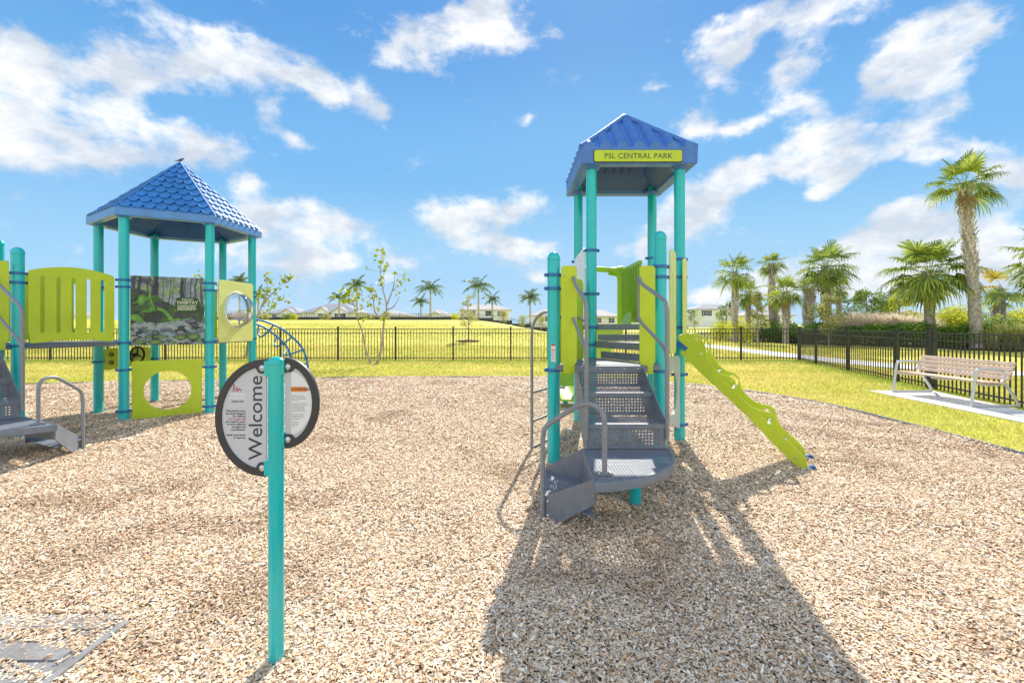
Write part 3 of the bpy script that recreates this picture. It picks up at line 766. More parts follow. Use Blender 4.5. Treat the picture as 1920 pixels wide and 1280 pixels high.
# white panel on the far left side
vplate(T, 'white_panel', (.885, 5.50), (.885, 6.5), [[(0, 1.43), (.92, 1.43), (.92, 2.23), (.86, 2.33), (.1, 2.36), (0, 2.28)]], .019, M_white)
# barrier panels flanking the climber, on the P2-FR edge
dE = V(FR[0] - P2[0], FR[1] - P2[1], 0)
for a, b_ in ((.06, .31), (.76, .96)):
    p0 = (P2[0] + dE.x * a + .075, P2[1] + dE.y * a - .045); w = 1.035 * (b_ - a)
    oo = spl([(.0, 1.16), (w * .5, 1.13), (w, 1.16), (w, 1.6), (w, 2.1), (w * .8, 2.18), (w * .2, 2.18), (0, 2.1), (0, 1.6)], 4)
    vplate(T, 'climber_panel', p0, (p0[0] + dE.x, p0[1] + dE.y), [oo, rrect(w * .3, 1.5, w * .45, 1.95, .012)], .019, M_pale)
# under-deck play panel with a round cut-out
p0 = (P2[0] + dE.x * .1 + .02, P2[1] + dE.y * .1); w = 1.035 * .78
vplate(T, 'ground_panel', p0, (p0[0] + dE.x, p0[1] + dE.y), [spl([(0, .28), (w * .3, .34), (w * .7, .26), (w, .22), (w, .6), (w, 1.02), (w * .5, 1.06), (0, 1.04), (0, .6)], 4), circle(w * .5, .66, .25)], .019, mat('pale grey green panel', (.42, .52, .50), .4, var=.05))
# stairs with rounded platform
stairs(T, (.93, 4.57), 0, 1.02, 2, .24, .325, 1)
# sticker on the front left post
me = plate([[(-.022, 0), (.022, 0)] + [(.022 * math.cos(R(a)), .155 + .022 * math.sin(R(a))) for a in range(0, 181, 20)]], .001, .0003, frame((P1[0] - .01 - T.location[0], P1[1] - PR - .002 - T.location[1], 1.05), (1, 0, 0), (0, 0, 1)))
stk = link('sticker', me, M_label, pp1)
me = plate([[(.020 * math.cos(R(a)), .157 + .020 * math.sin(R(a))) for a in range(0, 181, 20)]], .001, .0003, frame((P1[0] - .01 - T.location[0], P1[1] - PR - .0035 - T.location[1], 1.05), (1, 0, 0), (0, 0, 1)))
link('sticker', me, M_red, pp1)
me = plate([rrect(-.019, .108, .019, .122, .001)], .001, .0003, frame((P1[0] - .01 - T.location[0], P1[1] - PR - .0035 - T.location[1], 1.05), (1, 0, 0), (0, 0, 1)))
link('sticker', me, M_orange, pp1)
me = text('4.00   \n\u25b2 WARNING\nHot surfaces\nand equipment can\nburn children.\nCheck before use\n\nSupervise\nat all times.', .0075, frame((P1[0] - .01 - T.location[0], P1[1] - PR - .0035 - T.location[1], 1.05 + .095), (1, 0, 0), (0, 0, 1)), 'CENTER', .0002)
bpy.data.meshes.remove(me)
mb = MB()
for k in range(9):
    w = (.026 + .008 * rnd.random()); mb.box((P1[0] - .01 - .017 + w / 2, P1[1] - PR - .003, 1.05 + .095 - k * .0095), (w, .0006, .003))
mb.build('lettering', mat('grey print', (.3, .3, .32), .6), pp1, off=T.location)

# side ladder
ld = V(-.86, .51, 0); td = V(.515, .857, 0)
a0 = V(.22, 5.03, 0)
for q, nm in ((0, 'ladder_rail'), (.50, 'ladder_rail')):
    b0 = a0 + td * q
    mb = MB(); mb.tube(smoothline([b0 + V(0, 0, z) for z in (-.03, .4, .9, 1.3)] + [b0 - ld * .02 + V(0, 0, 1.42), b0 - ld * .08 + V(0, 0, 1.51), b0 - ld * .17 + V(0, 0, 1.55), b0 - ld * .28 + V(0, 0, 1.53), b0 - ld * .42 + V(0, 0, 1.46)], 5), .0165, 12)
    mb.build(nm, M_rail, T, smooth=60, off=T.location)
for z in (.665, .345, .055):
    mb = MB(); b0 = a0 + V(0, 0, z); b1 = a0 + td * .5 + V(0, 0, z)
    mb.tube(smoothline([b0, b0.lerp(b1, .5) - ld * .0, b1, b1 - ld * .1 + td * .03, b1 - ld * .17], 4), .0145, 10)
    mb.build('rung', M_rail, T, smooth=60, off=T.location)

# wavy climber
S0 = V(1.836, 4.95, 0); cd = V(.86, -.51, 0); cw = V(.51, .86, 0)
OUT = [(-.022, 1.292), (.012, 1.311), (.095, 1.315), (.176, 1.287), (.235, 1.231), (.262, 1.161), (.268, 1.083), (.308, 1.014), (.359, .946), (.423, .901), (.486, .883), (.53, .852), (.555, .791), (.567, .724), (.61, .659), (.67, .603), (.73, .568), (.801, .554), (.859, .54), (.893, .497), (.91, .433), (.927, .369), (.984, .297), (1.062, .23), (1.138, .15), (1.162, .102), (1.162, .051), (1.138, .019), (1.105, .029), (1.028, .095), (.893, .226), (.742, .387), (.573, .56), (.398, .725), (.242, .869), (.108, 1.005), (.026, 1.082), (.005, 1.11), (.04, 1.155), (.04, 1.184), (-.008, 1.241)]
HO = [[(.061, 1.278), (.135, 1.279), (.202, 1.238), (.242, 1.167), (.235, 1.117), (.202, 1.109), (.182, 1.166), (.149, 1.215), (.095, 1.25)], [(.442, .839), (.486, .856), (.53, .824), (.542, .777), (.511, .761), (.486, .787), (.449, .812)], [(.783, .506), (.824, .51), (.859, .48), (.865, .441), (.836, .435), (.818, .469), (.789, .486)]]
for q in (0, .42):
    b0 = S0 + cw * q
    pn = vplate(T, 'climber_side', (b0.x, b0.y), (b0.x + cd.x, b0.y + cd.y), [spl(OUT, 3)] + [spl(h_, 3) for h_ in HO], .019, M_lime)
    n_ = -cw if q == 0 else cw
    bolts(T, [b0 + cd * s + V(0, 0, z) + n_ * .01 for s, z in ((.06, 1.10), (.34, .82), (.68, .50), (1.07, .12))], .009, d=n_, owner=pn)
    mb = MB(); e = b0 + cd * 1.155
    mb.box((e.x + cd.x * .03, e.y + cd.y * .03, .025), (.07, .03, .05), m=Matrix.Rotation(math.atan2(cd.y, cd.x), 3, 'Z') @ Matrix.Rotation(R(35), 3, 'Y'))
    mb.build('foot_link', M_alu, pn, off=T.location)
    mb = MB(); e = e + cd * .05 - cw * .014 + V(0, 0, .034); mb.tube([e, e + cw * .048], .038, 14); mb.box((e.x + cd.x * .0 + cw.x * .022, e.y + cw.y * .022, .02), (.06, .045, .07), rz=math.atan2(cd.y, cd.x)); mb.build('foot_bracket', M_blue, pn, smooth=40, off=T.location)
    mb = MB(); e = b0 + V(0, 0, 1.20) - cd * .01; mb.tube([e - cw * .02, e + cw * .02], .035, 14); mb.box((e.x + cd.x * .03, e.y + cd.y * .03, 1.185), (.12, .03, .05), m=Matrix.Rotation(math.atan2(cd.y, cd.x), 3, 'Z') @ Matrix.Rotation(R(38), 3, 'Y')); mb.build('top_bracket', M_blue, pn, smooth=40, off=T.location)
for s, z in ((.17, 1.08), (.36, .90), (.52, .75), (.69, .50), (.84, .40), (.99, .22)):
    mb = MB(); p = S0 + cd * s + V(0, 0, z); mb.tube([p, p + cw * .42], .016, 12); mb.build('climber_rung', M_alu, T, smooth=60, off=T.location)

# slide behind the deck
mb = MB()
cl = smoothline([(1.46, 6.55, 1.41), (1.47, 6.8, 1.40), (1.49, 7.2, 1.26), (1.5, 7.7, 1.03), (1.42, 8.15, .82), (1.2, 8.4, .63), (.98, 8.25, .44), (.93, 7.9, .30), (.96, 7.55, .24), (.98, 7.35, .235)], 5)
prof = [(-.27, .17), (-.29, .19), (-.31, .17), (-.30, .02), (-.22, -.05), (0, -.07), (.22, -.05), (.30, .02), (.31, .17), (.29, .19), (.27, .17), (.26, .03), (.2, -.02), (0, -.04), (-.2, -.02), (-.26, .03)]
vs = []; k = len(prof)
for i, p in enumerate(cl):
    t = (cl[min(i + 1, len(cl) - 1)] - cl[max(i - 1, 0)]); t.z = 0; t.normalize(); n_ = V(t.y, -t.x, 0)
    vs += [p + n_ * a * .86 + V(0, 0, b_) for a, b_ in prof]
fs = [(i * k + j, i * k + (j + 1) % k, (i + 1) * k + (j + 1) % k, (i + 1) * k + j) for i in range(len(cl) - 1) for j in range(k)]
fs += [tuple(range(k)), tuple((len(cl) - 1) * k + j for j in reversed(range(k)))]
mb.add(vs, fs); sl = mb.build('slide', M_slide, T, smooth=50, off=T.location)
mb = MB(); mb.lathe((.93, 7.9, 0), [(.045, -.05), (.045, .25)], 16); mb.build('slide_leg', M_teal, sl, smooth=40, off=T.location)
for xw, nm in ((1.87, 'hood_wall'), (1.04, 'hood_wall')):
    mb = MB(); s = -1 if xw > 1.5 else 1
    mb.box((xw, 7.1, 1.5), (.05, 1.0, .10)); mb.box((xw, 7.1, 2.32), (.05, 1.0, .06)); 
    for j in range(8):
        y = 6.66 + j * .128; mb.box((xw, y, 1.9), (.03, .088, .84))
        mb.tube([(xw + s * .012, y, 1.50), (xw + s * .022, y, 1.56), (xw + s * .022, y, 2.24), (xw + s * .012, y, 2.3)], .022, 8)
    mb.build(nm, M_slide, sl, smooth=40, off=T.location)
mb = MB()
mb.tube(smoothline([(1.02, 7.62, 2.34), (1.3, 7.62, 2.345), (1.55, 7.62, 2.34), (1.7, 7.62, 2.33), (1.86, 7.62, 2.36)], 4), .045, 12)
for x in (1.04, 1.83):
    s = 1 if x < 1.4 else -1
    mb.tube(smoothline([(x, 7.62, 1.36), (x, 7.62, 1.6), (x, 7.62, 1.95), (x, 7.62, 2.15), (x + .04 * s, 7.62, 2.27), (x + .2 * s, 7.62, 2.31)], 4), .062, 12, radii=None)
mb.build('hood_arch', M_slide, sl, smooth=50, off=T.location)

# roof: barrel tiles on four slopes
rc = (1.487, 5.99); hw = .685; ez = 3.49; az_ = 4.15
rf = MB(); NX, NT = 168, 40
for sd in range(4):
    rot = Matrix.Rotation(sd * math.pi / 2, 3, 'Z'); grid = []
    for i in range(NX + 1):
        x = -hw + 2 * hw * i / NX; tm = max(1 - abs(x) / hw, .0); col = []
        for j in range(NT + 1):
            t = tm * j / NT
            ph = (x / hw * 3.5 + .5) * 1.0; c_ = abs(math.sin(math.pi * (ph)))           # seven barrels
            edge_ = min(1, (tm - t) * 9 + .15) if tm > 0 else 0
            stp = 1 - ((t * 4.2 + .0) % 1) * .35
            fr_c = (abs(ph) % 1) - .5; a = .060 * math.sqrt(max(0, 1 - (fr_c / .34) ** 2)) * edge_ * stp
            y = -hw * (1 - t); z = ez + (az_ - ez) * (t ** 1.03)
            col.append(rot @ V(x, y, z + a * 1.15))
        col = [rot @ V(x, -hw - .004, 3.455), rot @ V(x, -hw - .004, col[0].z)] + col
        grid.append(col)
    b = len(rf.v); rf.v += [tuple(p + V(rc[0], rc[1], 0)) for col in grid for p in col]
    for i in range(NX):
        for j in range(NT + 2):
            a = b + i * (NT + 3) + j; rf.f.append((a, a + NT + 3, a + NT + 4, a + 1))
roof = rf.build('roof', M_roofc, T, smooth=55, off=T.location)
hp = MB()
for sx_, sy_ in ((-1, -1), (1, -1), (1, 1), (-1, 1)):
    hp.tube([(rc[0] + sx_ * hw * (1 - t) * .985, rc[1] + sy_ * hw * (1 - t) * .985, ez + .012 + (az_ - ez) * t ** 1.03) for t in [k / 12 for k in range(13)]], .035, 10)
hp.lathe((rc[0], rc[1], az_ - .03), [(.09, 0), (.075, .03), (.045, .055), (.01, .065)], 14)
hp.build('ridge', M_roofc, roof, smooth=60, off=T.location)
fb = MB()
def ring(mb, c, pr, n=4, rot0=math.pi / 4, seg=1):
    vs = []
    for r_, z in pr: vs += [V(c[0] + r_ * math.cos(rot0 + 2 * math.pi * k / n), c[1] + r_ * math.sin(rot0 + 2 * math.pi * k / n), z) for k in range(n)]
    fs = [(i * n + k, i * n + (k + 1) % n, (i + 1) * n + (k + 1) % n, (i + 1) * n + k) for i in range(len(pr) - 1) for k in range(n)]
    mb.add(vs, fs)
q2 = math.sqrt(2)
ring(fb, rc, [((hw - .14) * q2, 3.345), ((hw - .13) * q2, 3.302), ((hw - .012) * q2, 3.298), (hw * q2, 3.31), ((hw + .002) * q2, 3.47), ((hw - .006) * q2, 3.495), ((hw - .03) * q2, 3.50)])
fb.build('fascia', M_roofc, roof, off=T.location)
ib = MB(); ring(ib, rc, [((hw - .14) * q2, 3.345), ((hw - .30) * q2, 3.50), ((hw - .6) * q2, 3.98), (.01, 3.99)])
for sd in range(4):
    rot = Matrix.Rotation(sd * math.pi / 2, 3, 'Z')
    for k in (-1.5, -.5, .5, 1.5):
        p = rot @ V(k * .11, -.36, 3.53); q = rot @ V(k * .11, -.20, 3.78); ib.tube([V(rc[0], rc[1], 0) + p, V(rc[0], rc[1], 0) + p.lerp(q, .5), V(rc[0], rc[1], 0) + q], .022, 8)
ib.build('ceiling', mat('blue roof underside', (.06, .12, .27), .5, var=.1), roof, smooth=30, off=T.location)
for c_ in (FL, FR, BL, BR):
    mb = MB(); mb.lathe((c_[0], c_[1], 3.27), [(PR + .003, 0), (PR + .03, .012), (PR + .045, .03), (PR + .045, .05)], 20); mb.build('post_socket', M_roofc, roof, smooth=40, off=T.location)
sg = link('name_board', plate([rrect(-.512, -.066, .512, .066, .022)], .016, .003, frame((1.473 - T.location[0], rc[1] - hw - .012 - T.location[1], 3.385), (1, 0, 0), (0, 0, 1))), M_lime, T, smooth=40)
me = text('PSL CENTRAL PARK', .0875, frame((1.473 - T.location[0], rc[1] - hw - .0215 - T.location[1], 3.354), (1, 0, 0), (0, 0, 1)), 'CENTER', .0008, space=1.04)
link('lettering', me, mat('dark engraved lettering', (.07, .10, .05), .6), sg)
mb = MB(); ring(mb, (0, 0), [(.001, 0)], 4)
o_ = rrect(-.520, -.074, .520, .074, .026); link('board_edge', plate([o_], .006, .001, frame((1.473 - T.location[0], rc[1] - hw - .0045 - T.location[1], 3.385), (1, 0, 0), (0, 0, 1))), M_char, sg)

# ------------------------------------------------------------------ left play structure (hexagonal tower, bridge, second deck)
Lr = empty('hexagon_play_structure', (-5.6, 7.65, 0), 'hexagonal play tower with blue fish scale roof, joined by a lime bridge to another deck', 'play structure')
hA, hB, hR, hBR, hBL, hL = (-5.65, 6.60), (-4.72, 7.08), (-4.66, 8.13), (-5.55, 8.70), (-6.48, 8.22), (-6.54, 7.17)
q1, q3 = (-6.15, 5.64), (-7.04, 6.21)
def ang(a, b): return math.atan2(b[1] - a[1], b[0] - a[0])
eAB = ang(hA, hB)
post(Lr, *hA, 3.04, (2.065, 1.965, 1.155, .76, .162), eAB, cap=False)
pB = post(Lr, *hB, 3.04, (2.06, 1.95, 1.145, .76, .146), eAB, cap=False)
post(Lr, *hR, 3.04, (1.99, 1.91, 1.165), ang(hB, hR), cap=False)
post(Lr, *hBR, 3.04, (2.0, 1.15), ang(hR, hBR), cap=False)
post(Lr, *hBL, 3.04, (2.0, 1.15, .80), ang(hBL, hL), cap=False)
post(Lr, *hL, 3.04, (2.0, 1.15, .83), ang(hBL, hL), cap=False)
post(Lr, *q1, 2.35, (2.055, 1.94, 1.155), ang(q1, hA))
post(Lr, *q3, 2.56, (2.28, 1.155), ang(q3, hL))
def ldeck(pts, z):
    mb = MB(); k = len(pts)
    mb.add([(x, y, z) for x, y in pts], [tuple(range(k))]); d = mb.build('deck', M_perf, Lr, off=Lr.location)
    rm = MB(); rm.add([(x, y, z + .001) for x, y in pts] + [(x, y, z - .06) for x, y in pts], [(i, k + i, k + (i + 1) % k, (i + 1) % k)[::-1] for i in range(k)]); rm.build('rim', M_step, d, off=Lr.location)
hexc = V(-5.6, 7.65)
ldeck([tuple(hexc.xy + (V(*p).xy - hexc.xy) * .96) for p in (hA, hB, hR, hBR, hBL, hL)], 1.17)
ldeck([(-6.12, 5.74), (-5.69, 6.50), (-6.5, 7.07), (-6.98, 6.22)], 1.17)
ldeck([(-6.17, 5.58), (-7.05, 6.13), (-7.9, 5.7), (-7.7, 4.9), (-6.67, 4.75)], 1.17)
bd = V(.462, .887)
# bridge panels, arched with five slots
def bridge(p0, nm, m):
    S = lambda s: s
    top = [(.083 + .87 * t, 2.105 + .075 * math.sin(math.pi * t)) for t in [k / 10 for k in range(11)]]
    bot = [(.083 + .02 + .83 * (1 - t), 1.178 + .035 * math.sin(math.pi * t)) for t in [k / 10 for k in range(11)]]
    o_ = bot[::-1] + top[::-1]
    o_ = [(.10, 1.18)] + [(x, y) for x, y in bot[::-1][1:-1]] + [(.935, 1.18), (.94, 1.28), (.953, 1.31), (.953, 2.08), (.935, 2.105)] + top[::-1][1:-1] + [(.10, 2.105), (.083, 2.08), (.083, 1.31), (.095, 1.28)]
    sl = [rrect(s - .021, 1.31, s + .021, 2.04, .02) for s in (.214, .366, .515, .67, .821)]
    return vplate(Lr, nm, p0, (p0[0] + bd.x, p0[1] + bd.y), [o_] + sl, .019, m)
bp_ = bridge((q1[0] + .05, q1[1] - .035), 'bridge_panel', M_lime)
nb = V(.887, -.462, 0)
bolts(Lr, [V(q1[0] + .06 + bd.x * s, q1[1] - .04 + bd.y * s, z) for s, z in ((.13, 2.0), (.91, 2.0), (.13, 1.25), (.91, 1.25), (.4, 1.225), (.72, 1.225))], .009, d=nb, owner=bp_)
bridge((q3[0] - .02, q3[1] + .0), 'bridge_panel', M_lime)
mb = MB()
for p in (q1, q3):
    e_ = (p[0] + .507 * 2 * .97, p[1] + .97 * .96)
    mb.tube([(p[0] + .03, p[1] + .05, 1.14), (p[0] + .47, p[1] + .91, 1.14)], .02, 8)
mb.build('bridge_beam', M_step, Lr, off=Lr.location)
# panel by the left stairs
n0 = V(.86, -.5, 0); t0 = V(.5, .86, 0)
s0 = V(q1[0], q1[1], 0) - t0 * .24 + n0 * .07
o_ = [(.02, 1.11), (.12, 1.11), (.12, 1.2), (.15, 1.23), (.15, 2.17), (.13, 2.19), (.02, 2.19), (0, 2.17), (0, 1.23), (.02, 1.2)]
vplate(Lr, 'stair_panel', (s0.x, s0.y), (s0.x + t0.x, s0.y + t0.y), [o_], .019, M_lime)
s1 = s0 - t0 * .78
vplate(Lr, 'stair_panel', (s1.x, s1.y), (s1.x + t0.x, s1.y + t0.y), [o_], .019, M_lime)
Mm = V(q1[0], q1[1], 0) - t0 * .535
stairs(Lr, (Mm.x, Mm.y), math.atan2(.86, .5), 1.19, 3, .20, .295, -1)
# lower play panel with the big round hole
ul = (V(*hB) - V(*hA)).xy.normalized()
lp = vplate(Lr, 'ground_panel', (hA[0] + ul.x * .09, hA[1] + ul.y * .09), hB, [rrect(0, .015, .855, .88, .012), circle(.43, .43, .293, 40)], .02, M_lime)
# painted habitat panel: dense grid carrying the artwork as its own colours
def vnoise(x, y, seed):
    g = np.random.default_rng(seed); T_ = g.random((64, 64))
    xi = np.floor(x).astype(int); yi = np.floor(y).astype(int); fx = x - xi; fy = y - yi
    fx = fx * fx * (3 - 2 * fx); fy = fy * fy * (3 - 2 * fy)
    a = T_[yi % 64, xi % 64]; b = T_[yi % 64, (xi + 1) % 64]; c = T_[(yi + 1) % 64, xi % 64]; d = T_[(yi + 1) % 64, (xi + 1) % 64]
    return (a * (1 - fx) + b * fx) * (1 - fy) + (c * (1 - fx) + d * fx) * fy
def fb_(x, y, s, o=4):
    r = 0; a = .5
    for k in range(o): r = r + a * vnoise(x * 2 ** k, y * 2 ** k, s + k); a *= .5
    return r / (1 - .5 ** o)
GX, GY = 240, 170; pw, p0h, p1h = .90, 1.12, 2.135
u, v = np.meshgrid((np.arange(GX) + .5) / GX, (np.arange(GY) + .5) / GY)
A3 = lambda *c: np.array(c, float)
img = np.zeros((GY, GX, 3)) + A3(.30, .33, .42)
def put(mask, col): 
    mk = np.clip(mask, 0, 1)[..., None]; img[:] = img * (1 - mk) + A3(*col) * mk
wx = (fb_(u * 7, v * 7, 3) - .5) * .12; wy = (fb_(u * 7 + 9, v * 7, 8) - .5) * .12
U_, V_ = u + wx, v + wy
put(sm(.35, .7, fb_(u * 9, v * 9, 21)), (.55, .58, .62)); put(sm(.52, .6, fb_(u * 22, v * 18, 31)) * (v > .6), (.42, .52, .25))
put(sm(.5, .58, fb_(u * 14, v * 14, 35)) * (u < .35), (.12, .10, .16))
for cx_, w_, c_ in ((.03, .03, .10), (.10, .022, .07), (.34, .035, .05), (.30, .012, .12), (.43, .010, .16), (.53, .009, .2), (.57, .008, .2), (.68, .028, .06), (.72, .01, .12), (.80, .010, .13), (.87, .014, .11), (.96, .02, .16), (.22, .012, .10)):
    put((np.abs(U_ * .55 + u * .45 - cx_ - (v - .7) * .05) < w_ * (1.25 - .5 * v)) * 1.0 * (v > .3), (c_, c_ * .92, c_ * 1.15))
hill = v < (.70 - .10 * u + .13 * np.sin(u * 5 + 1.1) + wx * .8)
put(hill * 1.0, (.05, .065, .055))
put(hill * sm(.42, .55, fb_(u * 5 + v * 6, v * 12 - u * 7, 41)), (.09, .17, .04))
put(hill * sm(.6, .66, fb_(u * 4 + v * 5, v * 14 - u * 8, 47)), (.16, .42, .05))
put(hill * sm(.58, .68, fb_(u * 11, v * 9, 51)), (.10, .08, .12))
for cu_, cv_, a_, b_2, s_ in ((.13, .68, .055, .06, .5), (.27, .72, .02, .16, .0), (.42, .50, .09, .03, -.5), (.53, .40, .10, .035, -.9), (.08, .38, .10, .05, -.4), (.62, .36, .05, .03, -.2), (.10, .22, .08, .03, .2)):
    du = U_ - cu_; dv = V_ - cv_; rr = (du / a_) ** 2 + ((dv - s_ * du) / b_2) ** 2
    put(sm(1.15, .8, rr) * .95, (.20, .50, .05)); put(sm(.5, .3, rr) * .6, (.32, .62, .10))
riv = v < (.30 + .08 * u + .02 * np.sin(u * 11) + wy * .6)
put(riv * 1.0, (.20, .24, .30)); put(riv * sm(.45, .56, fb_(u * 6, v * 20, 61)), (.45, .55, .66)); put(riv * sm(.55, .62, fb_(u * 9 + 3, v * 16, 66)), (.07, .07, .09))
put(riv * sm(.58, .63, fb_(u * 12 + 3, v * 22, 77)), (.62, .60, .62))
for cu_, cv_, a_, b_2 in ((.12, .04, .09, .028), (.33, .035, .10, .035), (.40, .11, .10, .025), (.66, .10, .09, .033), (.85, .12, .10, .05), (.93, .05, .05, .03), (.24, .10, .05, .02), (.55, .03, .06, .02)):
    rr = ((U_ * .3 + u * .7 - cu_) / a_) ** 2 + ((V_ * .3 + v * .7 - cv_) / b_2) ** 2
    put(sm(1.25, 1.0, rr), (.04, .07, .05)); put(sm(.95, .75, rr), (.16, .30, .08)); put(sm(.5, .2, rr) * .7, (.40, .50, .16))
img *= A3(.80, .92, .80) * (.42 + .42 * fb_(u * 30, v * 30, 91, 3))[..., None]
xs_ = np.linspace(0, pw, GX + 1); zs_ = np.linspace(p0h, p1h, GY + 1)
Xg, Zg = np.meshgrid(xs_, zs_)
nP = V(ul.y, -ul.x, 0)
oP = V(hA[0] + ul.x * .075, hA[1] + ul.y * .075, 0) + nP * .014
co = np.stack([oP.x - Lr.location[0] + ul.x * Xg, oP.y - Lr.location[1] + ul.y * Xg, Zg], -1).reshape(-1, 3)
i = np.arange((GX + 1) * (GY + 1)).reshape(GY + 1, GX + 1)
q = np.stack([i[:-1, :-1], i[:-1, 1:], i[1:, 1:], i[1:, :-1]], -1).reshape(-1, 4)
# back and sides close the slab
nb4 = len(co); ext = []
for (a, z) in ((0, p0h), (pw, p0h), (pw, p1h), (0, p1h)):
    for d_ in (0, .022):
        ext.append([oP.x - Lr.location[0] + ul.x * a - nP.x * d_, oP.y - Lr.location[1] + ul.y * a - nP.y * d_, z])
co = np.concatenate([co, np.array(ext)])
q = np.concatenate([q, nb4 + np.array([[1, 7, 5, 3], [0, 1, 3, 2], [2, 3, 5, 4], [4, 5, 7, 6], [6, 7, 1, 0]])])
me = npmesh('habitat_panel', co, q)
ca = me.color_attributes.new('paint', 'FLOAT_COLOR', 'CORNER')
cc_ = np.ones((len(q) * 4, 4), np.float32); cc_[:, :3] = A3(.1, .16, .05); cc_[:GX * GY * 4, :3] = np.repeat(img.reshape(-1, 3), 4, 0); ca.data.foreach_set('color', cc_.ravel())
hp_ = link('habitat_panel', me, mat('painted panel', (0, 0, 0), .38, attr='paint', var=.05, vscale=30), Lr)
hp_['label'] = 'painted forest stream panel'
fo = frame(oP + nP * .0015 - V(*Lr.location) + V(0, 0, 0), (ul.x, ul.y, 0), (0, 0, 1))
pq = link('plaque', plate([[(.545, 1.595), (.80, 1.595), (.815, 1.61), (.855, 1.66), (.84, 1.76), (.815, 1.825), (.545, 1.825), (.55, 1.78), (.53, 1.72), (.55, 1.64)]], .006, .002, fo), M_dkgreen, hp_, smooth=30)
fo2 = lambda x, z: frame(oP + nP * .0052 - V(*Lr.location) + V(ul.x * x, ul.y * x, z), (ul.x, ul.y, 0), (0, 0, 1))
link('lettering', text('Salmon', .05, fo2(.69, 1.785), 'CENTER', .0006), M_textc, hp_)
link('lettering', text('HABITAT', .062, fo2(.69, 1.733), 'CENTER', .0006, space=1.05, bold=.0012), M_textc, hp_)
mb = MB()
for r_ in range(5):
    x = .575
    while x < .79:
        w = rnd.uniform(.012, .035); mb.box(tuple(oP + nP * .0055 + V(ul.x * x, ul.y * x, 1.708 - r_ * .017)), (w, .0008, .009), rz=eAB); x += w + .006
mb.build('lettering', M_textc, hp_, off=Lr.location)
# bubble panel
ur = (V(*hR) - V(*hB)).xy.normalized(); nR = V(ur.y, -ur.x, 0)
bp0 = V(*hB, 0) + nR * .075 + V(ur.x, ur.y, 0) * .09
bb = vplate(Lr, 'bubble_panel', (bp0.x, bp0.y), (bp0.x + ur.x, bp0.y + ur.y), [rrect(0, 1.13, .86, 2.13, .05), circle(.43, 1.66, .27, 40)], .019, M_pale)
bm_, bt, bbs, bo = newmat('clear dome')
bbs.inputs['Base Color'].default_value = (.86, .88, .9, 1); bbs.inputs['Roughness'].default_value = .04
btr = bt.nodes.new('ShaderNodeBsdfTransparent'); btr.inputs[0].default_value = (.9, .93, .95, 1)
bms = bt.nodes.new('ShaderNodeMixShader'); bfr = bt.nodes.new('ShaderNodeFresnel'); bfr.inputs[0].default_value = 1.6
bgl = bt.nodes.new('ShaderNodeBsdfGlossy'); bgl.inputs['Roughness'].default_value = .03
bad = bt.nodes.new('ShaderNodeMath'); bad.operation = 'ADD'; bt.links.new(bfr.outputs[0], bad.inputs[0]); bad.inputs[1].default_value = .22
bt.links.new(bad.outputs[0], bms.inputs[0]); bt.links.new(btr.outputs[0], bms.inputs[1]); bt.links.new(bgl.outputs[0], bms.inputs[2]); bt.links.new(bms.outputs[0], bo.inputs[0])
cb = bp0 + V(ur.x, ur.y, 0) * .43 + V(0, 0, 1.66)
mb = MB(); vs = []; fs = []; SG = 36
for a in range(9):
    th = R(90 - a * 10.5); rr, dd = .29 * math.sin(th), .24 * math.cos(th)
    for k in range(SG):
        p_ = 2 * math.pi * k / SG; vs.append(cb + nR * (.012 + dd) + (V(ur.x, ur.y, 0) * math.cos(p_) + V(0, 0, 1) * math.sin(p_)) * rr)
for a in range(8):
    for k in range(SG): fs.append((a * SG + k, a * SG + (k + 1) % SG, (a + 1) * SG + (k + 1) % SG, (a + 1) * SG + k))
vs.append(cb + nR * .252)
for k in range(SG): fs.append((8 * SG + k, 8 * SG + (k + 1) % SG, len(vs) - 1))
mb.add(vs, fs); mb.build('clear_dome', bm_, bb, smooth=80, off=Lr.location)
mb = MB(); mb.tube([cb + nR * .014 + (V(ur.x, ur.y, 0) * math.cos(R(a)) + V(0, 0, 1) * math.sin(R(a))) * .30 for a in range(0, 361, 10)], .011, 8); mb.build('dome_ring', M_white, bb, smooth=60, off=Lr.location)
bolts(Lr, [cb + nR * .012 + (V(ur.x, ur.y, 0) * math.cos(R(a)) + V(0, 0, 1) * math.sin(R(a))) * .318 for a in range(15, 375, 30)], .007, d=nR, owner=bb)
# back panel
ub = (V(*hBL) - V(*hBR)).xy.normalized(); pb0 = (hBR[0] + ub.x * .09, hBR[1] + ub.y * .09)
vplate(Lr, 'back_panel', pb0, (pb0[0] + ub.x, pb0[1] + ub.y), [rrect(0, 1.13, .86, 2.08, .04)] + [rrect(.12 + .2 * (k % 3), 1.3 + .25 * (k // 3), .22 + .2 * (k % 3), 1.42 + .25 * (k // 3), .04) for k in range(9)], .019, M_lime)
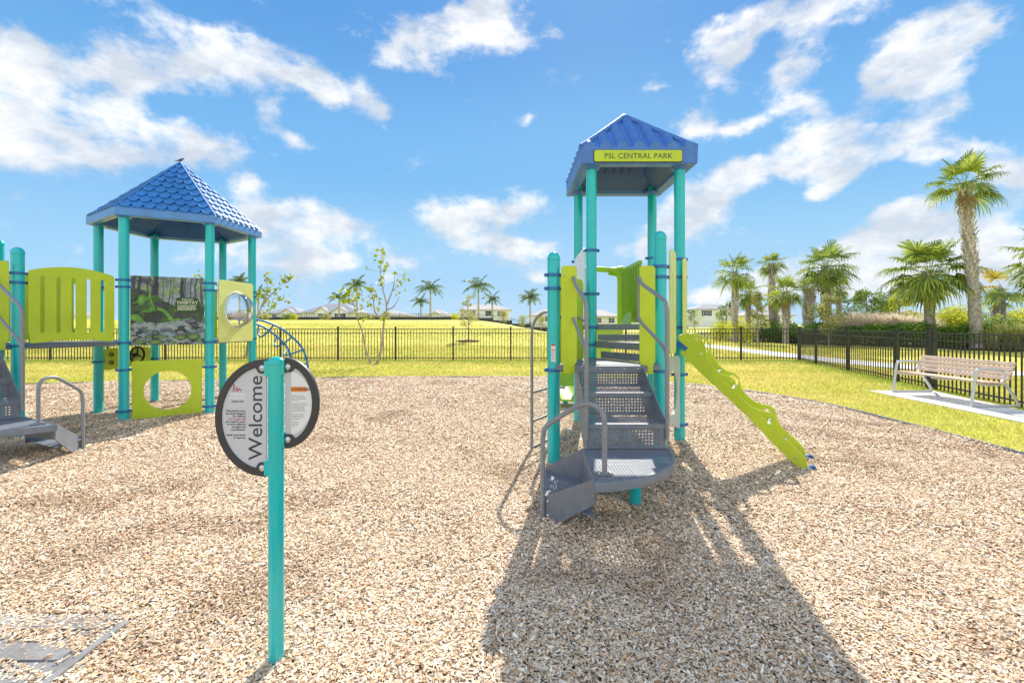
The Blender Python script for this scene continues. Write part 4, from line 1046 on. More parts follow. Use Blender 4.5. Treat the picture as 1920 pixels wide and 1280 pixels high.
# steering wheel panel
us = (V(*hBL) - V(*hL)).xy.normalized(); ns = V(us.y, -us.x, 0)
so = V(*hL, 0) + V(us.x, us.y, 0) * .08
sp = vplate(Lr, 'dashboard_panel', (so.x, so.y), (so.x + us.x, so.y + us.y), [spl([(0, .70), (.2, .69), (.5, .71), (.86, .70), (.87, .85), (.86, 1.0), (.6, 1.02), (.45, .97), (.2, 1.03), (0, 1.0), (.01, .85)], 4), circle(.12, .93, .02, 12), circle(.12, .80, .02, 12)], .03, M_lime)
wc = so + V(us.x, us.y, 0) * .52 + V(0, 0, .90) + ns * .09
mb = MB(); ua = V(us.x, us.y, 0)
mb.tube([wc + (ua * math.cos(R(a)) + V(0, 0, 1) * math.sin(R(a))) * .135 for a in range(0, 361, 12)], .016, 8)
for a in (90, 210, 330): mb.tube([wc, wc + (ua * math.cos(R(a)) + V(0, 0, 1) * math.sin(R(a))) * .13], .013, 8)
mb.tube([wc - ns * .09, wc + ns * .01], .028, 12); mb.build('steering_wheel', M_rubber, sp, smooth=50, off=Lr.location)
for z in (.93, .80):
    mb = MB(); c_ = so + ua * .12 + V(0, 0, z) + ns * .018
    mb.tube([c_ + (ua * math.cos(R(a)) + V(0, 0, 1) * math.sin(R(a))) * .036 for a in range(0, 361, 20)], .006, 6); mb.tube([c_ - ns * .01, c_ + ns * .012], .014, 10); mb.build('dial', M_rubber, sp, smooth=50, off=Lr.location)
# arched blue climber
prof_ = smoothline([(-.02, 1.53, 0), (.13, 1.51, 0), (.385, 1.44, 0), (.655, 1.30, 0), (.965, 1.03, 0), (1.10, .79, 0), (1.17, .45, 0), (1.21, -.03, 0)], 4)
ad = V(.54, .84, 0); aw = V(-.843, .54, 0)
for q_ in (0, .53):
    mb = MB(); mb.tube([V(-4.75, 8.2, 0) + aw * q_ + ad * p.x + V(0, 0, p.y) for p in prof_], .02, 12); mb.build('arch_rail', M_bluetube, Lr, smooth=60, off=Lr.location)
for k in (3, 9, 14, 18, 22):
    a, b_ = prof_[k], prof_[k + 1]; t_ = (b_ - a).normalized(); dn = V(-t_.y, t_.x) * -1
    dn = V(t_.y, -t_.x, 0) if V(t_.y, -t_.x, 0).y < 0 else V(-t_.y, t_.x, 0)
    P0 = V(-4.75, 8.2, 0)
    def pt(q_, d_): return P0 + aw * (.53 * q_) + ad * (a.x + dn.x * d_) + V(0, 0, a.y + dn.y * d_)
    mb = MB(); mb.tube(smoothline([pt(0, 0), pt(.12, .10), pt(.3, .21), pt(.5, .25), pt(.7, .21), pt(.88, .10), pt(1, 0)], 4), .0165, 10); mb.build('arch_rung', M_bluetube, Lr, smooth=60, off=Lr.location)
# hexagonal roof with fish-scale shingles
HC = V(-5.6, 7.65, 0); RO = 1.205; E0 = 3.10; AP = 4.14
th0 = math.atan2(hA[1] - HC.y, hA[0] - HC.x)
def hv(k, r, z): a = th0 + k * math.pi / 3; return HC + V(r * math.cos(a), r * math.sin(a), z)
rf = MB()
for k in range(6): rf.add([hv(k, RO, E0), hv(k + 1, RO, E0), hv(k + .5, 0, AP)], [(0, 1, 2)])
roof2 = rf.build('roof', M_roofb, Lr, off=Lr.location)
sh = MB()
for k in range(6):
    a, b_, c_ = hv(k, RO, E0), hv(k + 1, RO, E0), hv(k, 0, AP)
    ex = (b_ - a).normalized(); mid = (a + b_) / 2; ey = (c_ - mid); Ls = ey.length; ey.normalize(); nn = ex.cross(ey)
    rows = 9; hgt = Ls / (rows + .3)
    for r_ in range(rows):
        y0 = hgt * (r_ + .75); wid = RO * (1 - (y0 - hgt * .1) / Ls); sw = .147; n_ = max(1, int(round(wid / sw + (.5 if r_ % 2 else 0)))); step = wid / n_
        for j in range(n_):
            cxp = -wid / 2 + step * (j + .5); rad = step * .52
            vs = []; m_ = 9
            for q_ in range(m_ + 1):
                aa = math.pi + math.pi * q_ / m_
                vs.append((cxp + rad * math.cos(aa), y0 + hgt * .78 * math.sin(aa)))
            topv = [mid + ex * x + ey * y + nn * (.026 if y < y0 - .01 else .012) for x, y in vs]
            lowv = [mid + ex * x + ey * y + nn * .001 for x, y in vs]
            ct = mid + ex * cxp + ey * (y0 + hgt * .18) + nn * .002
            m1 = mid + ex * cxp + ey * (y0 - hgt * .25) + nn * .012
            k0 = len(topv)
            sh.add(topv + lowv + [ct, m1], [(i_, i_ + 1, 2 * k0 + 1) for i_ in range(k0 - 1)] + [(k0 - 1, 2 * k0, 2 * k0 + 1), (2 * k0, 0, 2 * k0 + 1)] + [(i_ + 1, i_, k0 + i_, k0 + i_ + 1) for i_ in range(k0 - 1)])
sh.build('shingles', M_roofb, roof2, smooth=35, off=Lr.location)
hp = MB()
for k in range(6):
    a, b_ = hv(k, RO - .01, E0 + .012), hv(k, 0.0, AP + .012); hp.tube([a, a.lerp(b_, .5), b_], .016, 8)
hp.build('ridge', M_roofb, roof2, smooth=60, off=Lr.location)
fb = MB(); vs = []
pr_ = [(RO - .13, 3.03), (RO - .12, 2.985), (RO - .015, 2.98), (RO, 2.99), (RO + .003, 3.095), (RO - .01, 3.106)]
for r_, z in pr_: vs += [hv(k, r_, z) for k in range(6)]
fb.add(vs, [(i_ * 6 + k, i_ * 6 + (k + 1) % 6, (i_ + 1) * 6 + (k + 1) % 6, (i_ + 1) * 6 + k) for i_ in range(len(pr_) - 1) for k in range(6)])
fb.build('fascia', M_roofb, roof2, off=Lr.location)
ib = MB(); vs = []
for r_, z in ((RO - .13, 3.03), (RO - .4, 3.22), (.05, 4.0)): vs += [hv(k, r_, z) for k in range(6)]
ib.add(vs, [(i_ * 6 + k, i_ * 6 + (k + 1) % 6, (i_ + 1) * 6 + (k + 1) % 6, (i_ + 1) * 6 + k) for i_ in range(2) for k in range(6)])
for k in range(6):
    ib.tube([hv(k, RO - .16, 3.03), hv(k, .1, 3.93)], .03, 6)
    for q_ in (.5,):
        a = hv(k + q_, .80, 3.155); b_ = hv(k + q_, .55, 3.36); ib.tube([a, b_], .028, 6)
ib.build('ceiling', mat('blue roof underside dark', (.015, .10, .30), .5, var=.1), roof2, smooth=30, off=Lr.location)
for c_ in (hA, hB, hR, hBR, hBL, hL):
    mb = MB(); mb.lathe((c_[0], c_[1], 2.965), [(PR + .003, 0), (PR + .025, .008), (PR + .035, .02), (PR + .035, .03)], 20); mb.build('post_socket', M_roofb, roof2, smooth=40, off=Lr.location)

# bird on the roof tip
mb = MB(); tz = V(0, 0, .06)
bpos = HC + V(0, 0, AP + .0)
mb.tube([bpos + V(-.13, 0, .055), bpos + V(-.06, 0, .065), bpos + V(-.02, 0, .075), bpos + V(.03, 0, .085), bpos + V(.06, 0, .105), bpos + V(.085, 0, .115), bpos + V(.12, 0, .112)], .03, 12, radii=[.006, .014, .030, .034, .022, .021, .003])
mb.tube([bpos + V(.01, .008, .06), bpos + V(.01, .008, .0)], .003, 6); mb.tube([bpos + V(.015, -.008, .06), bpos + V(.015, -.008, .0)], .003, 6)
mb.add([bpos + V(-.12, .01, .07), bpos + V(-.20, .02, .078), bpos + V(.0, .03, .09), bpos + V(-.02, .028, .06)], [(0, 1, 2), (0, 2, 3)])
o = mb.build('bird', mat('grey feathers', (.12, .10, .11), .7, var=.4, vscale=30), smooth=60, off=bpos)
o.location = bpos; o.scale = (.62, .62, .62); tag(o, 'small dark grey bird perched on the tip of the fish scale roof', 'bird')

# ------------------------------------------------------------------ welcome sign
SG_ = empty('welcome_sign', (-.978, 1.88, 0), 'half round grey Welcome sign on a slim turquoise post in the foreground chips', 'sign')
sx0, sy0 = -.978, 1.88
mb = MB(); mb.lathe((0, 0, 0), [(.0305, -.05), (.0305, 1.255), (.033, 1.257), (.033, 1.268), (.029, 1.276), (.017, 1.284), (.003, 1.287)], 32)
sp_ = mb.build('post', M_teal, SG_, smooth=35)
def half(sgn, r, rx, cz, x0, name, y):
    """half disc with rim and inset face. sgn -1 left, +1 right; local metres, x from post axis"""
    n = 40
    def arc(rr, rxx, zz=0): return [(sgn * (x0 + rxx * math.cos(R(a))), cz + rr * math.sin(R(a))) for a in [-90 + 180 * k / n for k in range(n + 1)]]
    outer = arc(r, rx)
    inner_r, inner_rx = r - .031, rx - .027
    tab = .058; ti = .055
    inn = arc(inner_r, inner_rx)
    inn = [p for p in inn if abs(p[0]) > x0 + .038]
    innr = [(sgn * (x0 + .001), cz - r + .060)] + [(sgn * (x0 + .026), cz - r + .060), (sgn * (x0 + .034), cz - r + .053)] + inn + [(sgn * (x0 + .034), cz + r - .053), (sgn * (x0 + .026), cz + r - .060), (sgn * (x0 + .001), cz + r - .060)]
    mw = frame((0, y, 0), (1, 0, 0), (0, 0, 1))
    poly = outer + innr[::-1]
    fr = link('rim', plate([poly if sgn > 0 else poly[::-1]], .022, .003, mw), M_char, SG_, smooth=40)
    face = [(sgn * x0, cz - r + .02)] + arc(r - .012, rx - .012) + [(sgn * x0, cz + r - .02)]
    fc = link('sign_face', plate([face], .010, .001, mw), M_signf, SG_)
    for z in (cz - r + .038, cz + r - .038):
        mb = MB(); p = V(sgn * (x0 + .023), y - .011, z)
        p.x = sgn * (x0 + .014); mb.tube([p, p + V(0, -.002, 0), p + V(0, -.003, 0), p + V(0, -.006, 0), p + V(0, -.008, 0)], .012, 16, radii=[.0125, .0125, .010, .008, .002]); mb.build('bolt', M_bolt, fr, smooth=50)
        mb = MB(); mb.box((sgn * (x0 - .008), y - .004, z), (.02, .03, .06)); mb.build('bracket', M_teal, fr)
    return fc
yl, yr = -.004, .006
lf = half(-1, .243, .210, 1.035, .036, 'left', yl)
rt = half(1, .188, .140, 1.094, .036, 'right', yr)
def st(s, size, x, z, m, ax, par, y, **k):
    me = text(s, size, frame((x, y - .0056, z), (1, 0, 0), (0, 0, 1)), ax, .0004, **k); return link('lettering', me, m, par)
me = text('Welcome', .118, Matrix.Translation((-.052, yl - .0056, .853)) @ Matrix(((0, 0, 0, 0),) * 4) if False else frame((-.0535, yl - .0056, .862), (0, 0, 1), (-1, 0, 0)), 'LEFT', .0004, space=.98)
wl = link('lettering', me, M_text, lf)
# fit the word to its length on the sign
bb_ = [v.co.z for v in me.vertices]; sc_ = (.3465) / (max(bb_) - min(bb_)); z0_ = min(bb_)
me.transform(Matrix.Translation((0, 0, .861)) @ Matrix.Diagonal((1, 1, sc_, 1)) @ Matrix.Translation((0, 0, -z0_)))
bbx = [v.co.x for v in me.vertices]; sx_ = .056 / (max(bbx) - min(bbx)); x1_ = max(bbx)
me.transform(Matrix.Translation((-.0525, 0, 0)) @ Matrix.Diagonal((sx_, 1, 1, 1)) @ Matrix.Translation((-x1_, 0, 0)))
ys0 = 1.42 - (640 + 637 / 4.92 - 608) / 850 * 1.88
for k_, (s, m) in enumerate((('This playstructure', M_text), ('has been designed', M_text), ('for children', M_text), ('2 to 5 years old', M_textr), ('and requires users', M_text), ('to have sufficient', M_text), ('strength and', M_text), ('coordination.', M_text), (None, None), ('Adult supervision', M_text), ('is required.', M_text))):
    if s: st(s, .0112, -.121, ys0 - .0025 - k_ * .01105, m, 'RIGHT', lf, yl)
st('playlsi.com', .011, -.130, 1.42 - (640 + 548 / 4.92 - 608) / 850 * 1.88 - .003, M_text, 'RIGHT', lf, yl)
st('landscape', .0155, -.122, 1.42 - (640 + 483 / 4.92 - 608) / 850 * 1.88 - .004, M_textw, 'RIGHT', lf, yl, bold=.0004)
st('structures', .0155, -.122, 1.42 - (640 + 515 / 4.92 - 608) / 850 * 1.88 - .004, M_textw, 'RIGHT', lf, yl, bold=.0004)
mb = MB(); lx, lz = -.178, 1.42 - (640 + 455 / 4.92 - 608) / 850 * 1.88
sq = [(0, .004), (.004, 0), (.010, .008), (.011, .024), (.0075, .029), (.005, .022), (.009, .006), (.016, 0), (.020, .006), (.018, .014), (.021, .017), (.024, .010), (.023, .002), (.020, .0), (.028, .004), (.031, .012), (.034, .004), (.037, .001), (.040, .007)]
mb.tube(smoothline([(lx + a, yl - .0062, lz + b_) for a, b_ in sq], 4), .0009, 6); mb.build('emblem', M_textr, lf)
# right half: white notice with orange warning strip
me = plate([[(.062, 1.222)] + [(.036 + .116 * math.cos(R(a)), 1.094 + .137 * math.sin(R(a))) for a in range(76, -77, -6)] + [(.062, .966)]], .002, .0004, frame((0, yr - .0056, 0), (1, 0, 0), (0, 0, 1)))
nt_ = link('notice', me, M_label, rt)
zz = lambda y: 1.42 - (640 + y / 4.92 - 608) / 850 * 1.88
me = plate([rrect(.062, zz(462), .127, zz(418), .001)], .0012, .0003, frame((0, yr - .0072, 0), (1, 0, 0), (0, 0, 1))); link('warning_strip', me, M_orange, rt)
me = text('WARNING', .0150, frame((.073, yr - .0082, zz(450)), (1, 0, 0), (0, 0, 1)), 'LEFT', .0003, space=.9); link('lettering', me, M_text, rt)
mb = MB(); mb.add([(.064, yr - .0082, zz(450)), (.0715, yr - .0082, zz(450)), (.0677, yr - .0082, zz(430))], [(0, 1, 2)]); mb.build('warning_symbol', M_text, rt)
T2 = ['Installation over a hard surface,', 'such as concrete, asphalt, or packed', 'earth may result in serious injury or', 'death from falls.', '', 'Warning that proper drawstrings and', 'entanglement hazards must be removed', 'before playing. Remove helmets,', 'necklaces, drawstrings and other', 'items before children play on the', 'equipment. Hot surfaces can burn.', '', 'Children must be supervised on', 'this equipment at all times by', 'a responsible adult. Check heat', 'before use of slides.', '', 'Do not use when', 'surfaces are wet', 'or when it is icy', 'at all.']
for k_, s in enumerate(T2):
    if s:
        me = text(s, .0041, frame((.064, yr - .0068, zz(502 + k_ * 14.3)), (1, 0, 0), (0, 0, 1)), 'LEFT', .0002); link('lettering', me, M_text, rt)

# ------------------------------------------------------------------ wear mat
wm = MB(); x0, y0, x1, y1 = MAT_RECT
wm.box(((x0 + x1) / 2 - .02, (y0 + y1) / 2, .022), (x1 - x0 - .04, y1 - y0, .022))
wm.box((x1 - .016, (y0 + y1) / 2 - .03, .032), (.032, y1 - y0 - .06, .022))
k = 0
while y0 + .05 + k * .19 < y1 - .05:
    wm.box(((x0 + x1) / 2 - .03, y0 + .07 + k * .19, .036), (x1 - x0 - .12, .10, .006), rz=.0); k += 1
tag(wm.build('wear_mat', mat('worn grey rubber mat', (.25, .242, .235), .8, var=.25, vscale=12, bump=.2, bscale=80)), 'worn grey rubber mat half buried in wood chips, lower left foreground', 'mat')

# ------------------------------------------------------------------ bench
B = empty('park_bench', (8.25, 8.5, .022), 'park bench with tan slats and silver loop legs on a concrete pad by the fence', 'bench')
def bpnt(l, d, z): # l along the bench 0..1 (far..near), d depth 0 front..1 back
    p = V(7.90 - .10 * l, 9.38 - 1.70 * l, 0); return V(p.x + .76 * d, p.y - .0 * d, z + .022)
M_wood = mat('weathered tan plastic timber', (.62, .44, .33), .55, var=.15, vscale=6, bump=.15, bscale=70)
for l in (0, 1):
    mb = MB()
    mb.tube(smoothline([bpnt(l, .02, .012), bpnt(l, -.02, .03), bpnt(l, .03, .3), bpnt(l, .07, .52), bpnt(l, .10, .605), bpnt(l, .17, .635), bpnt(l, .4, .635), bpnt(l, .62, .625), bpnt(l, .70, .60)], 5), .024, 12)
    mb.tube(smoothline([bpnt(l, .0, .018), bpnt(l, .5, .014), bpnt(l, .97, .018), bpnt(l, 1.02, .045), bpnt(l, .98, .12), bpnt(l, .72, .40), bpnt(l, .66, .45)], 5), .024, 12)
    mb.build('leg_frame', M_alu, B, smooth=60, off=B.location)
    mb = MB(); mb.tube(smoothline([bpnt(l, .06, .40), bpnt(l, .3, .375), bpnt(l, .6, .375), bpnt(l, .68, .42), bpnt(l, .76, .55), bpnt(l, .88, .73)], 5), .020, 10); mb.build('seat_bracket', M_alu, B, smooth=60, off=B.location)
for l in (.5,):
    mb = MB(); mb.tube(smoothline([bpnt(l, .06, .40), bpnt(l, .3, .375), bpnt(l, .6, .375), bpnt(l, .68, .42), bpnt(l, .77, .55), bpnt(l, .87, .70)], 5), .018, 10); mb.build('seat_bracket', M_alu, B, smooth=60, off=B.location)
def slat(d0, z0, d1, z1, t, name, x0=-.05, x1=1.05):
    a, b_ = bpnt(x0, d0, z0), bpnt(x1, d0, z0); c_, e_ = bpnt(x0, d1, z1), bpnt(x1, d1, z1)
    n_ = (b_ - a).cross(c_ - a).normalized() * t / 2
    mb = MB(); mb.add([p + s * n_ for s in (-1, 1) for p in (a, b_, e_, c_)], [(3, 2, 1, 0), (4, 5, 6, 7), (0, 1, 5, 4), (1, 2, 6, 5), (2, 3, 7, 6), (3, 0, 4, 7)])
    o = mb.build(name, M_wood, B, off=B.location)
    md = o.modifiers.new('b', 'BEVEL'); md.width = .004; md.segments = 2
for k in range(4): slat(.07 + k * .15, .425 - .006 * k, .07 + k * .15 + .125, .422 - .006 * k, .028, 'seat_slat')
for k in range(4):
    a = k * .106; slat(.70 + a * .42, .455 + a * .74, .70 + (a + .088) * .42, .455 + (a + .088) * .74, .026, 'back_slat')

# ------------------------------------------------------------------ fences
def fence(name, label, pts, h, pitch=.117, top2=True, m=M_black, pick=.020, cat='fence', base=.06):
    F = empty(name, (pts[0][0], pts[0][1], H(*pts[0])), label, cat)
    for i, p in enumerate(pts):
        mb = MB(); z = H(*p); mb.box((p[0], p[1], z + (h + .06) / 2), (.062, .062, h + .06)); mb.box((p[0], p[1], z + h + .068), (.078, .078, .018)); mb.box((p[0], p[1], z + h + .082), (.05, .05, .014))
        mb.build('fence_post', m, F, off=F.location)
    for i in range(len(pts) - 1):
        a, b_ = V(*pts[i], H(*pts[i])), V(*pts[i + 1], H(*pts[i + 1])); d = b_ - a; Ln = d.xy.length; u_ = d / Ln; rz = math.atan2(d.y, d.x)
        if Ln < .3: continue
        mb = MB()
        n_ = max(2, int(round((Ln - .06) / pitch)))
        ry = Matrix.Rotation(rz, 3, 'Z') @ Matrix.Rotation(-math.atan2(d.z, Ln), 3, 'Y')
        for z, hh in ((h - .015, .03), (h - .175, .028), (base + .09, .03)) if top2 else ((h - .015, .03), (base + .09, .03)):
            c_ = (a + b_) / 2 + V(0, 0, z); mb.box(tuple(c_), (Ln - .064, .026, hh), m=ry)
        for k in range(1, n_):
            p = a + d * (k / n_)
            mb.box((p.x, p.y, p.z + (base + h - .034) / 2), (pick, pick, h - .034 - base), rz=rz)
        mb.build('picket_panel', m, F, off=F.location)
    return F
cor = (11.2, 17.75)
fence('picket_fence', 'long black picket fence running along the back of the playground lawn', [(cor[0] - 2.25 * k, 17.72) for k in range(15)][::-1], 1.25, base=.03)
def fx(y): return 11.2 - .26 * (17.75 - y)
fence('picket_fence', 'black picket fence behind the park bench, receding from the corner on the right', [(fx(y) , y) for y in (17.55, 16.04, 13.69, 11.2)] + [(fx(9.98), 9.98), (fx(9.84), 9.84), (fx(7.5), 7.5), (fx(5.1), 5.1), (fx(2.7), 2.7)], 1.25, base=.03)
M_dfence = mat('dark distant fence', (.03, .035, .045), .6)
fence('picket_fence', 'far low black fence along the crest of the grassy rise', [(-52 + 2.6 * k, 63) for k in range(23)], .95, pitch=.25, m=M_dfence, pick=.03)
mb = MB()
for k in range(22):
    x0_, x1_ = -52 + 2.6 * k, -52 + 2.6 * (k + 1); z0_, z1_ = H(x0_, 63.4), H(x1_, 63.4)
    mb.box(((x0_ + x1_) / 2, 63.4, (z0_ + z1_) / 2 + .18), (2.61, .15, .62))
tag(mb.build('low_wall', mat('dark silt fence', (.09, .10, .11), .8, var=.2)), 'long low dark wall just behind the crest of the grassy rise', 'wall')
fence('picket_fence', 'distant black fence behind the planting bed at far right', [(31 + 2.4 * k, 44 - .9 * k) for k in range(9)], 1.9, pitch=.16, m=M_black, pick=.03)

# ------------------------------------------------------------------ vegetation
L_sabal = leafmat('fan palm leaf', (.06, .17, .06), (.54, .58, .09), .65, .4, .8)
L_royal = leafmat('feather palm leaf', (.07, .13, .08), (.22, .30, .12), .5, .3, .6)
L_bushd = leafmat('dark glossy leaf', (.035, .12, .02), (.20, .38, .04), .45, .3, 1.5)
L_bushm = leafmat('mid green leaf', (.09, .20, .03), (.40, .48, .06), .5, .4, 1.2)
L_bushy = leafmat('yellow green leaf', (.36, .44, .03), (.85, .80, .08), .5, .45, 1.2)
L_olive = leafmat('olive leaf', (.28, .30, .10), (.66, .62, .24), .6, .35, 1.2)
L_grass = leafmat('tan grass plume', (.74, .62, .44), (.95, .86, .70), .8, .4, 1.2)
L_young = leafmat('round sapling leaf', (.14, .25, .03), (.52, .50, .05), .4, .45, 2.5)
L_dead = leafmat('dry brown frond', (.30, .20, .11), (.55, .42, .26), .8, .3, 2)
L_gold = leafmat('golden dry frond', (.55, .36, .04), (.80, .62, .08), .6, .4, 2)
M_ptrunk = mat('palm trunk', (.36, .31, .27), .85, var=.4, vscale=7, bump=.6, bscale=30)
M_boot = mat('palm leaf boots', (.54, .49, .45), .85, var=.45, vscale=9, bump=.5, bscale=40)
M_rtrunk = mat('royal palm trunk', (.42, .40, .37), .8, var=.15, vscale=3, bump=.2)
M_shaft = mat('green crown shaft', (.16, .26, .07), .5, var=.15)
M_bark = mat('sapling bark', (.34, .29, .25), .85, var=.3, vscale=30, bump=.4, bscale=80)

def fan_leaf(mb, base, az_, el, plen, flen, nb, g, droop=1.0, wid=1.0):
    """costapalmate leaf: petiole then a folded fan of blades with hanging tips"""
    d = V(math.cos(az_) * math.cos(el), math.sin(az_) * math.cos(el), math.sin(el))
    pts = []; p = V(*base); v = d.copy()
    for k in range(6):
        pts.append(p.copy()); p = p + v * plen / 5; v = (v + V(0, 0, -.07 * droop)).normalized()
    mb.tube(pts, .015, 4, caps=False, radii=[.03, .022, .018, .015, .012, .01])
    tip = pts[-1]; side = v.cross(V(0, 0, 1)); side = side.normalized() if side.length > .05 else V(1, 0, 0); up = side.cross(v).normalized()
    for k in range(nb):
        a = (k / (nb - 1) - .5) * 2; th = a * R(118)
        r_ = flen * (1 - .28 * abs(a)) * g.uniform(.88, 1.08)
        b = v * math.cos(th) + side * math.sin(th)
        b = (b + up * (.28 * abs(a) ** .8 - .05) + V(0, 0, g.uniform(-.06, .06))).normalized()
        s0 = tip + v * flen * .10 * (1 - abs(a)); w = .040 * flen * wid * (1 if nb > 16 else 1.5)
        n_ = b.cross(up); n_ = n_.normalized() if n_.length > .1 else side
        m1 = s0 + b * r_ * .5 + V(0, 0, -.03 * droop * r_); m2 = s0 + b * r_ * .80 + V(0, 0, -.14 * droop * r_ * g.uniform(.7, 1.4)); m3 = s0 + b * r_ * .92 + V(0, 0, -.36 * droop * r_ * g.uniform(.6, 1.5))
        tw = up * w * g.uniform(-.4, .4)
        mb.add([s0 - n_ * w * .4, s0 + n_ * w * .4, m1 + n_ * w + tw, m1 - n_ * w - tw, m2 + n_ * w * .7, m2 - n_ * w * .7, m3], [(0, 1, 2, 3), (3, 2, 4, 5), (5, 4, 6)])
def sabal(x, y, hc, r, label, seed, nl=26, nb=22, bend=(0, 0), tr=.2, boots=.5, group=None, gap=None, leaf=None, low=-50):
    g = random.Random(seed); z0 = H(x, y)
    o = empty('cabbage_palm', (x, y, z0), label, 'palm tree', group)
    hh = hc - z0 - r * .15
    line = smoothline([(0, 0, -.1), (bend[0] * .25, bend[1] * .25, hh * .33), (bend[0] * .6, bend[1] * .6, hh * .68), (bend[0], bend[1], hh)], 5)
    mb = MB(); rad = [tr * (1.18 - .25 * i / (len(line) - 1) + (.12 if i == 0 else 0)) * (1 + .05 * g.uniform(-1, 1)) for i in range(len(line))]
    mb.tube(line, tr, 14, radii=rad); mb.build('trunk', M_ptrunk, o, smooth=60)
    bm_ = MB(); nbt = int(hh * boots / .19)
    for k in range(nbt):
        f = 1 - boots + boots * k / nbt; q_ = f * (len(line) - 1); i_ = min(int(q_), len(line) - 2); p = line[i_].lerp(line[i_ + 1], q_ - i_)
        for j in range(5):
            a = j * 2 * math.pi / 5 + k * 2.4 + g.uniform(-.12, .12); rr = tr * (1.0 if f < .9 else .95)
            dr = V(math.cos(a), math.sin(a), 0); sd = V(-dr.y, dr.x, 0)
            ln = g.uniform(.22, .34) * tr / .2; sk = g.choice((-1, 1)) * .10 * tr / .2
            b0 = p + dr * rr * .9 + V(0, 0, -.06); b1 = p + dr * (rr * 1.33 + g.uniform(0, .06)) + V(0, 0, ln * 1.0) + sd * sk; w0, w1 = .05 * tr / .2, .028 * tr / .2
            bm_.add([b0 - sd * w0, b0 + sd * w0, b1 + sd * w1, b1 - sd * w1, b0 - sd * w0 + dr * .02 - V(0, 0, .02), b0 + sd * w0 + dr * .02 - V(0, 0, .02), b1 + sd * w1 + dr * .03, b1 - sd * w1 + dr * .03], [(0, 3, 2, 1), (4, 5, 6, 7), (0, 1, 5, 4), (1, 2, 6, 5), (2, 3, 7, 6), (3, 0, 4, 7)])
    if nbt: bm_.build('leaf_boots', M_boot, o)
    cr = MB(); top = line[-1]
    for k in range(nl):
        f = k / nl; el = R(82 - (82 - low) * f ** .85 + g.uniform(-9, 9)); a = k * 2.399 + g.uniform(-.3, .3)
        if gap and abs(((a - gap + math.pi) % (2 * math.pi)) - math.pi) < .5 and f > .2: continue
        s = g.uniform(.82, 1.1)
        fan_leaf(cr, top + V(math.cos(a) * tr * .4, math.sin(a) * tr * .4, .1 - .25 * f), a, el, r * .52 * s, r * .60 * s, nb, g, droop=.8 + f * .5)
    cr.build('crown', leaf or L_sabal, o)
    dd = MB()
    for k in range(4 + seed % 3):
        a = g.uniform(0, 6.28); fan_leaf(dd, top + V(math.cos(a) * tr * .8, math.sin(a) * tr * .8, -.25), a, R(g.uniform(-70, -40)), r * .28, r * .34, 12, g, droop=1.6)
    dd.build('dead_leaves', L_dead, o)
    return o
def royal(x, y, hc, r, label, seed, nl=13, tr=.17, group='royal palms far beyond the grassy rise', lean=0):
    g = random.Random(seed); z0 = H(x, y); o = empty('royal_palm', (x, y, z0), label, 'palm tree', group); hh = hc - z0
    line = smoothline([(0, 0, -.1), (lean * .2, 0, hh * .4), (lean, 0, hh - 1.0)], 5)
    mb = MB(); mb.tube(line, tr, 10, radii=[tr * (1.3 - .5 * (i / (len(line) - 1))) for i in range(len(line))]); mb.build('trunk', M_rtrunk, o, smooth=60)
    mb = MB(); mb.tube([(lean, 0, hh - 1.05), (lean, 0, hh - .5), (lean, 0, hh + .1)], .1, 10, radii=[tr * .85, tr * .8, tr * .35]); mb.build('crown_shaft', M_shaft, o, smooth=60)
    cr = MB()
    for k in range(nl):
        a = k * 2.399 + g.uniform(-.25, .25); el = R(75 - 75 * (k / nl) ** .8 + g.uniform(-8, 8)); ln = r * g.uniform(.95, 1.25)
        v = V(math.cos(a) * math.cos(el), math.sin(a) * math.cos(el), math.sin(el)); p = V(lean, 0, hh); pts = []; n_ = 14
        for i in range(n_): pts.append(p.copy()); p = p + v * ln / n_; v = (v + V(0, 0, -.135)).normalized()
        cr.tube(pts, .02, 4, caps=False, radii=[.035 * (1 - i / n_) + .008 for i in range(n_)])
        for i in range(2, n_):
            for h_ in (0, .5):
                t = (pts[i] - pts[i - 1]).normalized(); sd = t.cross(V(0, 0, 1)).normalized(); lw = ln * .26 * math.sin(math.pi * min(1, (i + h_) / n_ * .9 + .12)) ** .7
                for s in (-1, 1):
                    q_ = pts[i - 1].lerp(pts[i], h_); d = (sd * s + t * .45 + V(0, 0, g.uniform(-.55, .25))).normalized(); e_ = q_ + d * lw + V(0, 0, -lw * .3); w_ = t * .05
                    cr.add([q_ - w_, q_ + w_, q_.lerp(e_, .6) + w_ * .8 + V(0, 0, .03), e_], [(0, 1, 2, 3)])
    cr.build('crown', L_royal, o)
    return o
def leafcloud(mb, pts, n, size, g, spread, flat=.5):
    for (c, rr) in pts:
        for _ in range(n):
            while True:
                d = V(g.uniform(-1, 1), g.uniform(-1, 1), g.uniform(-1, 1))
                if d.length < 1: break
            p = V(*c) + V(d.x * rr, d.y * rr, d.z * rr * spread)
            a = V(g.uniform(-1, 1), g.uniform(-1, 1), g.uniform(-.7, .7)).normalized(); b = V(g.uniform(-1, 1), g.uniform(-1, 1), g.uniform(-1, 1)); b = a.cross(b).normalized()
            s = size * g.uniform(.6, 1.3)
            mb.add([p - a * s, p + b * s * flat, p + a * s, p - b * s * flat], [(0, 1, 2, 3)])
